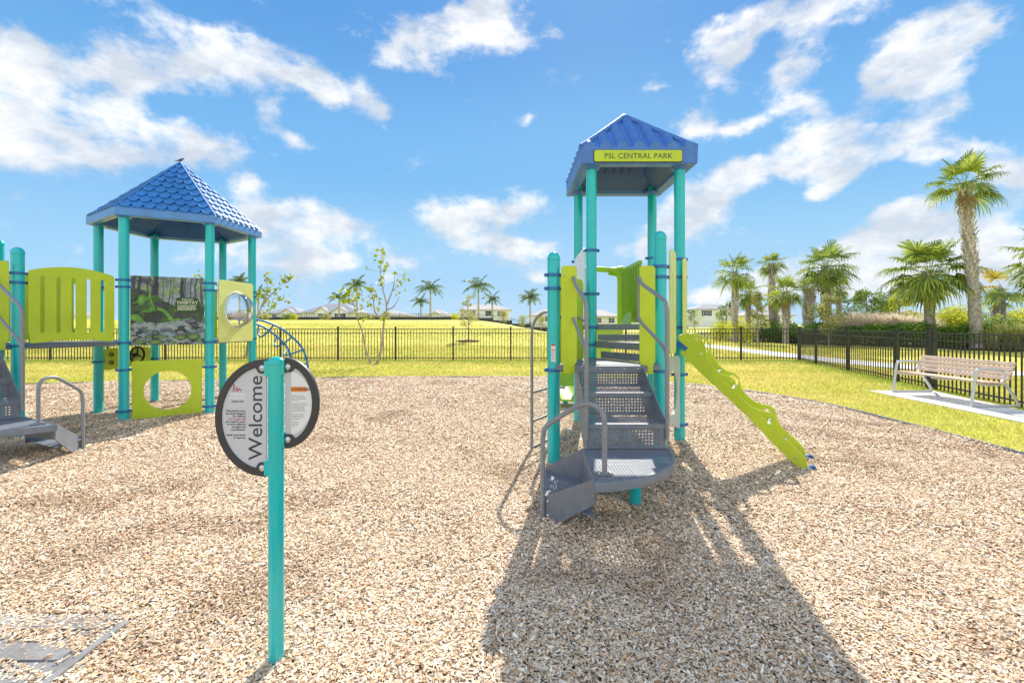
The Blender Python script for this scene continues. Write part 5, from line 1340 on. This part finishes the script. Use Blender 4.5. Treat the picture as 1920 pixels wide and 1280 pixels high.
def shrub(name, x, y, w, h, label, cat, seed, leaf, n=1400, size=.09, group=None, base=0):
    g = random.Random(seed); z0 = H(x, y) + base; o = empty(name, (x, y, z0), label, cat, group)
    mb = MB(); pts = []
    for k in range(12):
        a = g.uniform(0, 6.28); rr = g.uniform(0, .62) * w / 2; pts.append(((math.cos(a) * rr, math.sin(a) * rr, h * g.uniform(.28, .80)), g.uniform(.24, .38) * min(w, h * 1.4)))
    leafcloud(mb, pts, n // 12, size, g, .8); mb.v = [(a, b, max(c, .0)) for a, b, c in mb.v]; mb.build('foliage', leaf, o)
    st_ = MB()
    for k in range(5):
        q_ = V(*pts[k][0]); st_.tube([(q_.x * .1, q_.y * .1, -.05), tuple(q_ * .5), tuple(q_)], .02, 5, radii=[.03, .02, .008])
    st_.build('stems', M_bark, o)
    return o
def tree(name, x, y, h, w, label, seed, leaf, n=2200, size=.10, trunk=.05, crown0=.3, group=None, shape='cone', cat='tree'):
    g = random.Random(seed); z0 = H(x, y); o = empty(name, (x, y, z0), label, cat, group)
    tr_ = MB(); pts = []
    tr_.tube(smoothline([(0, 0, -.1), (.03, .02, h * .4), (-.03, 0, h * .75), (0, 0, h * .95)], 4), trunk, 8, radii=[trunk * (1.2 - 1.0 * i / 12) for i in range(13)])
    for k in range(22):
        f = g.uniform(0, 1); z = h * (crown0 + (1 - crown0) * f)
        ww = w / 2 * ((1 - f) ** .7 + .12 if shape == 'cone' else math.sqrt(max(.05, 1 - (2 * f - 1) ** 2)))
        a = g.uniform(0, 6.28); q_ = V(math.cos(a) * ww * .75, math.sin(a) * ww * .75, z)
        tr_.tube([(0, 0, z - ww * .5), tuple(V(0, 0, z - ww * .5).lerp(q_, .6)), tuple(q_)], .01, 5, radii=[trunk * .4, trunk * .22, .005])
        pts.append((tuple(q_), g.uniform(.16, .30) * w * (.6 + .4 * (1 - f))))
    tr_.build('trunk', M_bark, o, smooth=60)
    mb = MB(); leafcloud(mb, pts, n // 22, size, g, .8); mb.build('crown', leaf, o)
    return o
def tuft(x, y, w, h, label, seed, leaf=None, n=900, name='ornamental_grass', cat='ornamental grass', group=None):
    leaf = leaf or L_grass
    g = random.Random(seed); o = empty(name, (x, y, H(x, y)), label, cat, group); mb = MB()
    for k in range(int(n * .6)):
        a = g.uniform(0, 6.28); r0 = g.uniform(0, .25) * w; sp_2 = g.uniform(.1, .5) * w; hh = h * g.uniform(.4, 1.12); a2 = a + g.uniform(-.6, .6)
        b = V(math.cos(a) * r0, math.sin(a) * r0, 0); e_ = V(math.cos(a) * r0 + math.cos(a2) * sp_2, math.sin(a) * r0 + math.sin(a2) * sp_2, hh); m_ = b.lerp(e_, .55) + V(0, 0, hh * .16); wd = V(-math.sin(a2), math.cos(a2), 0) * .016 * (1 + h * .4)
        mb.add([b - wd, b + wd, m_ + wd, m_ - wd, e_], [(0, 1, 2, 3), (3, 2, 4)])
    mb.build('blades', leaf, o); return o
def at(px, Y): return (px - 960) / 850 * Y
def hz(py, Y): return CAMH + (608 - py) / 850 * Y

# sabal palms, right side
sabal(at(1832, 25), 25, hz(340, 25), 1.85, 'tallest fan palm, with criss-cross boots on its upper trunk, at right', 3, nl=19, nb=26, bend=(-.75, 0), tr=.24, boots=.56, low=-12)
sabal(at(1743, 27), 27, hz(502, 27), 2.3, 'stout short fan palm just left of the tallest palm', 5, nl=34, nb=26, tr=.235, boots=.45, low=-35)
sabal(at(1975, 25), 25, hz(478, 25), 2.2, 'fan palm cut off by the right edge of the photo', 8, nl=28, nb=24, tr=.28, low=-45)
sabal(at(1378, 36), 36, hz(506, 36), 1.75, 'slender fan palm nearest the white two storey house', 12, nl=24, nb=18, tr=.19, boots=.6, low=-50)
sabal(at(1447, 48), 48, hz(492, 48), 1.5, 'small distant fan palm standing highest between two nearer ones', 14, nl=20, nb=16, tr=.25, boots=.6, low=-30)
sabal(at(1549, 34), 34, hz(495, 34), 2.1, 'broad crowned fan palm with a thick booted trunk in the middle of the palm group', 17, nl=30, nb=20, tr=.23, boots=.7, low=-40)
sabal(at(1474, 33), 33, hz(545, 33), 1.45, 'low full fan palm left of the broad crowned palm', 19, nl=28, nb=18, tr=.21, boots=.6, low=-35)
sabal(at(1517, 33), 33, hz(536, 33), .95, 'short thick trunked palm with a small ragged crown beside the low full palm', 23, nl=14, nb=14, tr=.28, boots=.75, low=5)
sabal(at(1403, 40), 40, hz(545, 40), 1.3, 'bushy low fan palm just right of the slender one', 26, nl=22, nb=16, tr=.2, low=-50)
sabal(at(1573, 46), 46, hz(540, 46), 1.2, 'small far fan palm right of the broad crowned palm', 29, nl=18, nb=14, tr=.2, low=-30)
sabal(at(1452, 38), 38, hz(560, 38), 1.1, 'yellowing low fan palm behind the low full one', 31, nl=16, nb=14, tr=.22, low=-20, leaf=L_bushy)
sabal(at(1868, 38), 38, hz(560, 38), 1.2, 'ragged far palm to the right of the tallest trunk', 33, nl=16, nb=14, tr=.2, low=-10)
# one big golden drooping frond
g_ = random.Random(4); o = empty('golden_palm', (at(1880, 33), 33, H(at(1880, 33), 33)), 'small palm with one bright golden fan leaf held out to the left at far right', 'palm tree')
mb = MB(); hh_ = hz(540, 33) - H(at(1880, 33), 33); mb.tube([(0, 0, -.1), (.05, 0, hh_ * .5), (0, 0, hh_)], .12, 10, radii=[.18, .15, .1]); mb.build('trunk', M_ptrunk, o, smooth=60)
mb = MB(); fan_leaf(mb, (0, 0, hh_), math.pi, R(55), .9, 1.3, 18, g_, .5, 1.4); fan_leaf(mb, (0, 0, hh_), 2.2, R(20), .7, 1.0, 16, g_, 1, 1.4); mb.build('crown', L_gold, o)
mb = MB(); [fan_leaf(mb, (0, 0, hh_ - .3), a, R(-5), .8, 1.0, 16, g_, 1.2) for a in (0.2, 1.3, 3.6, 4.6, 5.5)]; mb.build('lower_leaves', L_sabal, o)

# royal palms on the horizon
royal(at(807, 84), 84, hz(541, 84), 3.1, 'tall feather palm left of the other pair, over the grassy rise', 41, nl=14)
royal(at(789, 90), 90, hz(566, 90), 2.6, 'shorter feather palm tucked at the left of a tall one on the rise', 43, nl=11)
royal(at(897, 80), 80, hz(538, 80), 3.2, 'tallest feather palm, in front of the two storey house on the rise', 45, nl=15)
royal(at(923, 86), 86, hz(562, 86), 2.5, 'feather palm leaning over the two storey house right of the tallest one', 47, nl=11)
royal(at(994, 84), 84, hz(558, 84), 2.6, 'feather palm with a full round crown nearest the play tower', 49, nl=17)
royal(at(669, 80), 80, hz(535, 80), 2.8, 'feather palm seen behind the twin saplings', 51, nl=13)
royal(at(636, 84), 84, hz(558, 84), 2.5, 'feather palm at the right end of the gabled house', 53, nl=11)
royal(at(484, 84), 84, hz(556, 84), 2.8, 'feather palm half hidden by the left tower corner post', 55, nl=12)
royal(at(449, 84), 84, hz(528, 84), 2.6, 'feather palm whose crown shows above the bubble panel', 57, nl=12)

# twin saplings before the fence
def sapling(name, x, y, trunks, clusters, label, seed, leafsize=.075, r0=.05, per=9, spread=.16):
    g = random.Random(seed); z0 = H(x, y); o = empty(name, (x, y, z0), label, 'tree'); mb = MB()
    for j, t in enumerate(trunks):
        pts = smoothline([(a - x, g.uniform(-.03, .03), b - z0) for a, b in t], 5); n_ = len(pts); r1 = r0 if j == 0 else r0 * .5
        mb.tube([p + V(g.uniform(-.008, .008), g.uniform(-.008, .008), 0) for p in pts], r1, 8, radii=[(r1 * (1.35 if i == 0 and j == 0 else 1) * (1 - i / n_) ** 1.2) + .006 for i in range(n_)])
    allp = [p for t in trunks for p in t[1:]]
    for (a, b) in clusters:
        q_ = min(allp, key=lambda p: (p[0] - a) ** 2 + (p[1] - b) ** 2 + (.3 if p[1] > b else 0)); dy = g.uniform(-.3, .3)
        mb.tube([(q_[0] - x, 0, q_[1] - z0), ((q_[0] + a) / 2 - x, dy * .6, (q_[1] + b) / 2 - z0 - .03), (a - x, dy, b - z0)], .006, 5, radii=[.007, .005, .003])
    mb.build('trunk', M_bark, o, smooth=60)
    lf_ = MB()
    for (a, b) in clusters:
        for _ in range(per):
            p = V(a - x + g.gauss(0, spread * .55), g.uniform(-.3, .3) * .7, b - z0 + g.gauss(0, spread * .5)); s = leafsize * g.uniform(.7, 1.2)
            u_ = V(g.uniform(-1, 1), g.uniform(-1, 1), g.uniform(-1, .2)).normalized(); w_ = u_.cross(V(g.uniform(-1, 1), g.uniform(-1, 1), g.uniform(-1, 1))).normalized(); n_ = u_.cross(w_) * s * .18
            lf_.add([p - u_ * s, p - u_ * s * .4 + w_ * s * .75 + n_, p + u_ * s * .4 + w_ * s * .6 + n_, p + u_ * s * 1.1, p + u_ * s * .4 - w_ * s * .6 + n_, p - u_ * s * .4 - w_ * s * .75 + n_], [(0, 1, 2, 3), (0, 3, 4, 5)])
    lf_.build('leaves', L_young, o); return o
CLT = [(-4.78, 3.94), (-4.62, 4.01), (-4.53, 3.89), (-4.72, 3.69), (-4.47, 3.55), (-4.51, 3.41), (-5.1, 3.42), (-4.24, 3.26), (-3.85, 3.21), (-3.73, 3.05), (-3.94, 2.98), (-4.55, 3.07), (-4.14, 2.87), (-4.03, 2.63), (-4.69, 2.91), (-4.72, 2.82), (-5.04, 2.8), (-5.03, 2.66), (-5.01, 2.55), (-4.94, 2.43), (-5.1, 2.25), (-5.06, 2.07), (-4.74, 2.38), (-4.69, 2.27), (-4.78, 1.9), (-4.9, 1.7), (-4.6, 1.6)]
sapling('sapling', -4.79, 16.1, [[(-4.84, -.02), (-4.72, .25), (-4.62, .72), (-4.56, 1.38), (-4.45, 2.05), (-4.58, 2.61), (-4.68, 3.28), (-4.62, 3.84)], [(-4.45, 2.1), (-4.24, 2.61), (-4.15, 3.18)], [(-4.56, 1.57), (-4.83, 1.8), (-4.94, 2.29), (-4.98, 2.71)], [(-4.43, 1.95), (-4.20, 2.05), (-4.0, 2.4)]], CLT, 'taller of the two sparse saplings before the back fence, with a few round leaves', 61, r0=.055, per=4, spread=.13)
sapling('sapling', -5.08, 16.15, [[(-5.02, -.02), (-5.14, .3), (-5.23, .55), (-5.32, 1.1), (-5.49, 1.61), (-5.64, 2.1), (-5.7, 2.52)]], [(-5.33, 1.99), (-5.56, 2.27), (-5.75, 2.2), (-5.68, 2.45), (-5.54, 2.7), (-6.0, 2.45), (-6.14, 2.38), (-5.98, 2.23), (-5.88, 2.48), (-5.47, 1.77), (-5.8, 2.6), (-5.45, 2.4), (-5.3, 1.6)], 'shorter leaning sapling whose trunk parts leftward from its taller twin', 63, r0=.045, per=6, spread=.15)
sapling('sapling', -11.42, 19.5, [[(-11.42, -.02), (-11.29, .92), (-10.97, 1.6), (-10.78, 2.18), (-10.55, 2.8), (-10.51, 3.44)], [(-10.78, 2.18), (-10.32, 2.75), (-9.82, 3.21)], [(-11.1, 1.3), (-11.2, 2.1), (-11.5, 2.9), (-11.3, 3.3)]], [(-10.49, 3.52), (-10.39, 3.27), (-10.54, 3.35), (-9.69, 3.32), (-9.59, 3.4), (-9.79, 3.22), (-9.84, 3.47), (-10.14, 2.97), (-10.8, 2.82), (-10.6, 2.85), (-10.49, 2.92), (-9.69, 2.52), (-10.39, 2.22), (-10.29, 2.27), (-10.34, 1.99), (-10.7, 1.87), (-10.9, 2.52), (-10.09, 2.52), (-10.6, 2.37), (-10.24, 2.77), (-11.3, 2.6), (-11.2, 1.9)], 'sapling beyond the fence just right of the hexagonal tower', 67, r0=.05, per=9, spread=.17)
sapling('sapling', -13.3, 20, [[(-13.3, 0), (-13.4, 1.2), (-13.5, 2.4), (-13.75, 3.5)], [(-13.4, 1.6), (-13.1, 2.4), (-12.9, 3.2)]], [(-13.75, 3.6), (-13.7, 3.3), (-13.5, 3.1), (-13.85, 3.3), (-13.0, 3.2), (-12.95, 2.9), (-13.2, 2.6), (-13.6, 2.7), (-13.9, 3.0)], 'sapling behind the hexagonal tower whose leafy tip shows over the painted panel', 69, r0=.05, per=9, spread=.2)
# young tree on the slope with its ring of mulch
tx, ty = at(878, 30), 30.
tree('young_oak', tx, ty, hz(556, 30) - H(tx, ty), 1.3, 'narrow pale young tree standing alone on the yellow slope beyond the fence', 71, L_olive, n=1500, size=.05, trunk=.045, crown0=.38)
mb = MB(); mb.lathe((0, 0, -.12), [(.75, 0), (.75, .16), (.6, .20), (.1, .22)], 24); o = mb.build('mulch_ring', M_bed, smooth=60); o.location = (tx, ty, H(tx, ty)); tag(o, kind='stuff')

# shrubs and trees of the planting bed
sh_ = [
 ('tree', 1625, 34, 545, 2.6, 'bushy mid green tree between the palm group and the stout short palm', L_bushm, 2600, 'round'),
 ('tree', 1686, 32, 545, 2.0, 'conical yellow green tree left of the stout short palm', L_bushy, 2200, 'cone'),
 ('tree', 1554, 30, 556, 2.3, 'loose olive tree in front of the broad crowned palm', L_olive, 2000, 'round'),
 ('tree', 1420, 33, 552, 1.5, 'thin pale upright tree right of the slender palm', L_olive, 1300, 'cone'),
 ('tree', 1362, 42, 566, 2.0, 'small green tree beside the white two storey house', L_bushm, 1300, 'round'),
 ('tree', 1302, 70, 583, 2.4, 'little distant round tree at the left end of the white two storey house', L_bushm, 900, 'round'),
 ('tree', 1590, 44, 560, 3.2, 'broad green tree far behind the olive one', L_bushm, 1600, 'round'),
 ('tree', 1655, 46, 560, 3.0, 'distant feathery green tree left of the conical one', L_bushd, 1600, 'round'),
]
for k, (nm, px_, Y_, py_, w_, lb, lf_, n_, shp) in enumerate(sh_):
    x_ = at(px_, Y_); tree('tree', x_, Y_, hz(py_, Y_) - H(x_, Y_), w_, lb, 100 + k, lf_, n=n_, size=.085, trunk=.06, crown0=.22, shape=shp)
bs = [
 (1350, 38, 600, 2.6, L_bushy, 'yellow green mounded shrub at the left end of the planting bed', 1500),
 (1395, 36, 597, 2.6, L_bushy, 'second yellow green mound from the left end of the bed', 1500),
 (1440, 37, 596, 3.0, L_bushm, 'mid green mound under the low palms', 1500),
 (1478, 34, 606, 3.2, L_bushd, 'dark glossy shrub at the foot of the low full palm', 1800),
 (1522, 32, 604, 2.8, L_bushd, 'dark glossy shrub at the foot of the short thick trunked palm', 1800),
 (1780, 33, 580, 4.2, L_bushy, 'large bright yellow green shrub right of the stout short palm', 2600),
 (1815, 36, 560, 3.0, L_bushy, 'bright shrub showing over the large one, left of the tallest palm', 1600),
 (1870, 30, 590, 3.2, L_bushm, 'green shrub right of the tallest palm trunk', 1800),
 (1915, 34, 578, 3.6, L_bushy, 'golden green feathery shrub at the right edge', 1800),
 (1705, 36, 584, 2.6, L_bushm, 'green shrub behind the tan grasses', 1400),
 (1600, 38, 592, 3.0, L_bushm, 'green shrub behind the left end of the tan grasses', 1400),
]
for k, (px_, Y_, py_, w_, lf_, lb, n_) in enumerate(bs):
    x_ = at(px_, Y_); shrub('shrub', x_, Y_, w_, max(.6, hz(py_, Y_) - H(x_, Y_)), lb, 'shrub', 200 + k, lf_, n=n_, size=.085)
# tan ornamental grasses
for k, (px_, Y_, h_) in enumerate(((1570, 33, 592), (1592, 32.4, 590), (1612, 31.8, 593), (1632, 31.5, 588), (1652, 31, 592), (1672, 30.6, 589), (1694, 30.2, 593), (1714, 29.8, 595), (1732, 29.4, 598), (1602, 34, 589), (1642, 33.5, 587), (1684, 32.6, 590))):
    x_ = at(px_, Y_); tuft(x_, Y_, 1.9, hz(h_, Y_) - H(x_, Y_) + .05, 'tan plumed grass clump in the row between the olive tree and the stout short palm', 300 + k, n=900, group='tan ornamental grass clumps in the planting bed')
# low hedge along the front of the bed
hedge0 = None
fr_ = [(19.9, 37.3), (20.6, 32.4), (21.9, 29.3), (23.3, 26.9), (26.0, 24.0), (30, 21.7), (34, 19.6)]
pl = smoothline([(a, b, 0) for a, b in fr_], 4)
for k, p in enumerate(pl):
    c_ = V(p.x + .55, p.y + .75, 0)
    if hedge0 is None or k in (1, 2):
        o = shrub('hedge_shrub', c_.x, c_.y, 1.9, 1.25, 'low dark green shrub in the clipped row along the front of the planting bed', 'shrub', 400 + k, L_bushd if k != 1 else L_bushm, n=1300, size=.075, group='low shrubs along the front of the planting bed')
        hedge0 = hedge0 or []; hedge0.append(o)
    else:
        src = hedge0[k % 3]; o = src.copy(); COL.objects.link(o); o.location = (c_.x, c_.y, H(c_.x, c_.y)); o.rotation_euler = (0, 0, k * 1.7); o.scale = (1, 1, rnd.uniform(.8, 1.15))
        for ch in src.children:
            d = ch.copy(); COL.objects.link(d); d.parent = o
# second row: spiky and rounded fillers under the tallest palm
for k, (px_, Y_, h_, lf_, lb) in enumerate(((1765, 26.5, 612, L_bushm, 'spiky green clump between the stout and the tallest palm trunks'), (1800, 26, 606, L_bushm, 'spiky green clump at the left foot of the tallest palm'), (1862, 24.8, 612, L_olive, 'olive spiky clump at the right foot of the tallest palm'), (1900, 24.5, 604, L_olive, 'olive spiky clump at the right edge of the photo'))):
    x_ = at(px_, Y_); tuft(x_, Y_, 2.2, hz(h_, Y_) - H(x_, Y_), lb, 340 + k, leaf=lf_, n=700, name='spiky_clump', cat='plant')
# bushes on the crest
for k, (px_, py_, lf_, lb) in enumerate(((553, 592, L_bushy, 'bright yellow bush on the crest left of the gabled house'), (538, 588, L_bushm, 'small palm-like bush on the crest beside the bright yellow one'), (611, 588, L_olive, 'pale bush before the gabled house'), (692, 590, L_olive, 'yellowish bush on the crest behind the saplings'), (724, 582, L_olive, 'pale bush on the crest right of the taller sapling'), (852, 588, L_bushy, 'small bright bush left of the two storey house'), (945, 580, L_olive, 'pale leafy bush at the right end of the two storey house'), (980, 590, L_olive, 'low pale bush under the feather palm nearest the tower'), (1015, 585, L_olive, 'pale bush seen between the ladder and the far roofs'), (500, 588, L_olive, 'pale bush on the crest at the left tower corner'))):
    Y_ = 61; x_ = at(px_, Y_); shrub('crest_bush', x_, Y_, 1.6, max(.8, hz(py_, Y_) - H(x_, Y_)), lb, 'bush', 500 + k, lf_, n=500, size=.09)

# ------------------------------------------------------------------ houses
M_wall = mat('white stucco', (.82, .81, .80), .9, var=.04, vscale=1, bump=.1)
M_wallc = mat('cream stucco', (.76, .73, .68), .9, var=.04, vscale=1)
M_roofg = mat('grey shingle roof', (.33, .33, .36), .9, var=.15, vscale=4)
M_rooft = mat('tan shingle roof', (.46, .42, .40), .9, var=.15, vscale=4)
M_glass = mat('window glass', (.05, .08, .10), .08, var=.2)
M_shut = mat('navy shutters', (.03, .04, .07), .6)
M_trim = mat('white trim', (.78, .78, .78), .6, var=.02)
def house(x, y, w, d, h, rh, label, wins, wall=None, roof=None, gables=(), garage=None, storeys=1):
    """wins: (x offset, z, width, height, shutters)"""
    z0 = H(x, y) - .1; o = empty('house', (x, y, z0), label, 'house')
    wins = [(a, h - 1.2 if b_ > 3 else h - .95, c_ * 1.15, e_ if b_ > 3 else min(e_, 1.0), f_) for a, b_, c_, e_, f_ in wins]
    mb = MB(); mb.box((0, 0, h / 2), (w, d, h)); mb.build('wall', wall or M_wall, o)
    e = .5; W2, D2 = w / 2 + e, d / 2 + e; rl = max(.4, W2 - D2)
    mb = MB(); mb.add([(-W2, -D2, h), (W2, -D2, h), (W2, D2, h), (-W2, D2, h), (-rl, 0, h + rh), (rl, 0, h + rh), (-W2, -D2, h - .18), (W2, -D2, h - .18), (W2, D2, h - .18), (-W2, D2, h - .18)], [(0, 1, 5, 4), (1, 2, 5), (2, 3, 4, 5), (3, 0, 4), (6, 7, 1, 0), (7, 8, 2, 1), (8, 9, 3, 2), (9, 6, 0, 3), (9, 8, 7, 6)])
    rf_ = mb.build('roof', roof or M_roofg, o)
    for (gx, gw, gh, gd) in gables:
        mb = MB(); y0_ = -d / 2 - gd
        mb.add([(gx - gw / 2, y0_, 0), (gx + gw / 2, y0_, 0), (gx + gw / 2, y0_, h), (gx, y0_, h + gh - .12), (gx - gw / 2, y0_, h), (gx - gw / 2, -d / 2 + .2, 0), (gx + gw / 2, -d / 2 + .2, 0), (gx + gw / 2, -d / 2 + .2, h), (gx - gw / 2, -d / 2 + .2, h)], [(0, 1, 2, 3, 4), (1, 6, 7, 2), (0, 4, 8, 5)]); mb.build('gable_wall', wall or M_wall, o)
        mb = MB(); q_ = gw / 2 + .35; k_ = gh / (gw / 2); zt = h + gh; zb = h + gh - q_ * k_; yf = y0_ - .35; yb = -d / 2 + 2.6
        mb.add([(gx, yf, zt), (gx + q_, yf, zb), (gx + q_, yb, zb), (gx, yb, zt), (gx - q_, yf, zb), (gx - q_, yb, zb), (gx, yf, zt - .2), (gx + q_, yf, zb - .2), (gx - q_, yf, zb - .2)], [(0, 1, 2, 3), (4, 0, 3, 5), (0, 6, 7, 1), (4, 8, 6, 0)]); mb.build('gable_roof', roof or M_roofg, rf_)
    for (wx_, wz, ww, wh, shu) in wins:
        gy = next((gd for (gx, gw, gh, gd) in gables if abs(wx_ - gx) < gw / 2), 0); yf = -d / 2 - gy
        mb = MB(); mb.box((wx_, yf - .04, wz), (ww + .2, .08, wh + .2)); wf = mb.build('window', M_trim, o)
        mb = MB(); mb.box((wx_, yf - .09, wz), (ww, .04, wh)); mb.build('pane', M_glass, wf)
        mb = MB(); mb.box((wx_, yf - .12, wz), (.06, .03, wh)); mb.box((wx_, yf - .12, wz), (ww, .026, .06)); mb.build('muntin', M_trim, wf)
        if shu:
            for s in (-1, 1):
                mb = MB(); mb.box((wx_ + s * (ww / 2 + .3), yf - .06, wz), (.36, .08, wh + .2)); mb.build('shutter', M_shut, wf)
    if garage:
        mb = MB(); mb.box((garage, -d / 2 - .04, 1.15), (4.8, .08, 2.2)); 
        for k in range(3): mb.box((garage, -d / 2 - .09, .5 + .55 * k), (4.6, .02, .5))
        mb.build('garage_door', M_trim, o)
    return o
def houseat(px0, px1, Y_, eave, peak, **k):
    x0_, x1_ = at(px0, Y_), at(px1, Y_); x_ = (x0_ + x1_) / 2; w = x1_ - x0_; z0 = H(x_, Y_) - .1; h_ = hz(eave, Y_) - z0
    return house(x_, Y_ + 5, w, 9, h_ + .15, (hz(peak, Y_) - hz(eave, Y_)) * 1.06 + .3, k.pop('label'), k.pop('wins'), **k)
houseat(566, 668, 112, 586, 572, label='single storey house with two front gables and a grey roof behind the crest', wins=[(-1.8, 1.6, 1.2, 1.3, False), (2.9, 1.6, 1.4, 1.3, True)], gables=[(-1.8, 3.6, 1.3, .8), (2.6, 4.2, 1.3, .8)])
houseat(500, 560, 118, 588, 577, label='low white house with dark shutters, left of the gabled house', wins=[(1.5, 1.6, 1.6, 1.3, True), (-2.4, 1.6, 1, 1.2, False)], gables=[(1.2, 4.2, 1.1, .6)])
houseat(697, 766, 122, 592, 585, label='low tan roofed house behind the taller sapling', wins=[(0, 1.6, 1.3, 1.1, False)], roof=M_rooft)
houseat(790, 842, 118, 593, 583, label='low house with a pale gable behind the pair of feather palms', wins=[(-1.5, 1.6, 1.2, 1.1, False)], gables=[(0, 4.5, 1.2, .8)], roof=M_rooft)
houseat(862, 956, 130, 581, 573, label='white two storey house behind the tallest feather palm', wins=[(1.3, 5.2, 1.9, 1.2, False), (4.6, 5.2, 1.7, 1.2, False), (-3.6, 1.7, 1.3, 1.2, False), (1.3, 2.2, 1.8, 1.1, False)], roof=M_rooft)
houseat(995, 1062, 112, 592, 582, label='tan roofed house seen between the ladder and the front left tower post', wins=[(0, 1.7, 1.4, 1.1, False)], roof=M_rooft)
houseat(1108, 1160, 100, 594, 584, label='pale house seen through the play tower above its stairs', wins=[(-1.4, 2.0, 1.2, 1.1, False), (1.6, 2.0, 1.1, 1.1, False)], wall=M_wallc, roof=M_rooft)
houseat(1166, 1236, 105, 592, 583, label='pale house behind the tower posts, right of the other one seen through the tower', wins=[(0, 2.0, 1.4, 1.2, False)], wall=M_wallc, roof=M_rooft)
houseat(1304, 1388, 130, 580, 572, label='white two storey house with navy shutters right of the play tower', wins=[(-3.0, 4.6, 1.6, 1.4, True), (1.6, 4.6, 1.4, 1.4, False)], garage=-1.5)
houseat(1286, 1304, 131, 592, 585, label='low wing at the left of the shuttered two storey house', wins=[(0, 1.6, .8, 1.0, False)])
houseat(1425, 1490, 90, 592, 579, label='roof showing between the low palms right of the shuttered house', wins=[(0, 1.7, 1.3, 1.2, False)], wall=M_wallc, roof=M_rooft)
houseat(20, 130, 118, 592, 580, label='far house behind the slotted bridge', wins=[(0, 1.7, 1.3, 1.2, False)])
houseat(420, 478, 118, 592, 580, label='far house behind the bubble panel corner', wins=[(0, 1.7, 1.3, 1.2, False)])
houseat(1690, 1790, 95, 594, 584, label='far tan roof behind the bright shrubs at right', wins=[(0, 1.7, 1.3, 1.2, False)], roof=M_rooft, wall=M_wallc)
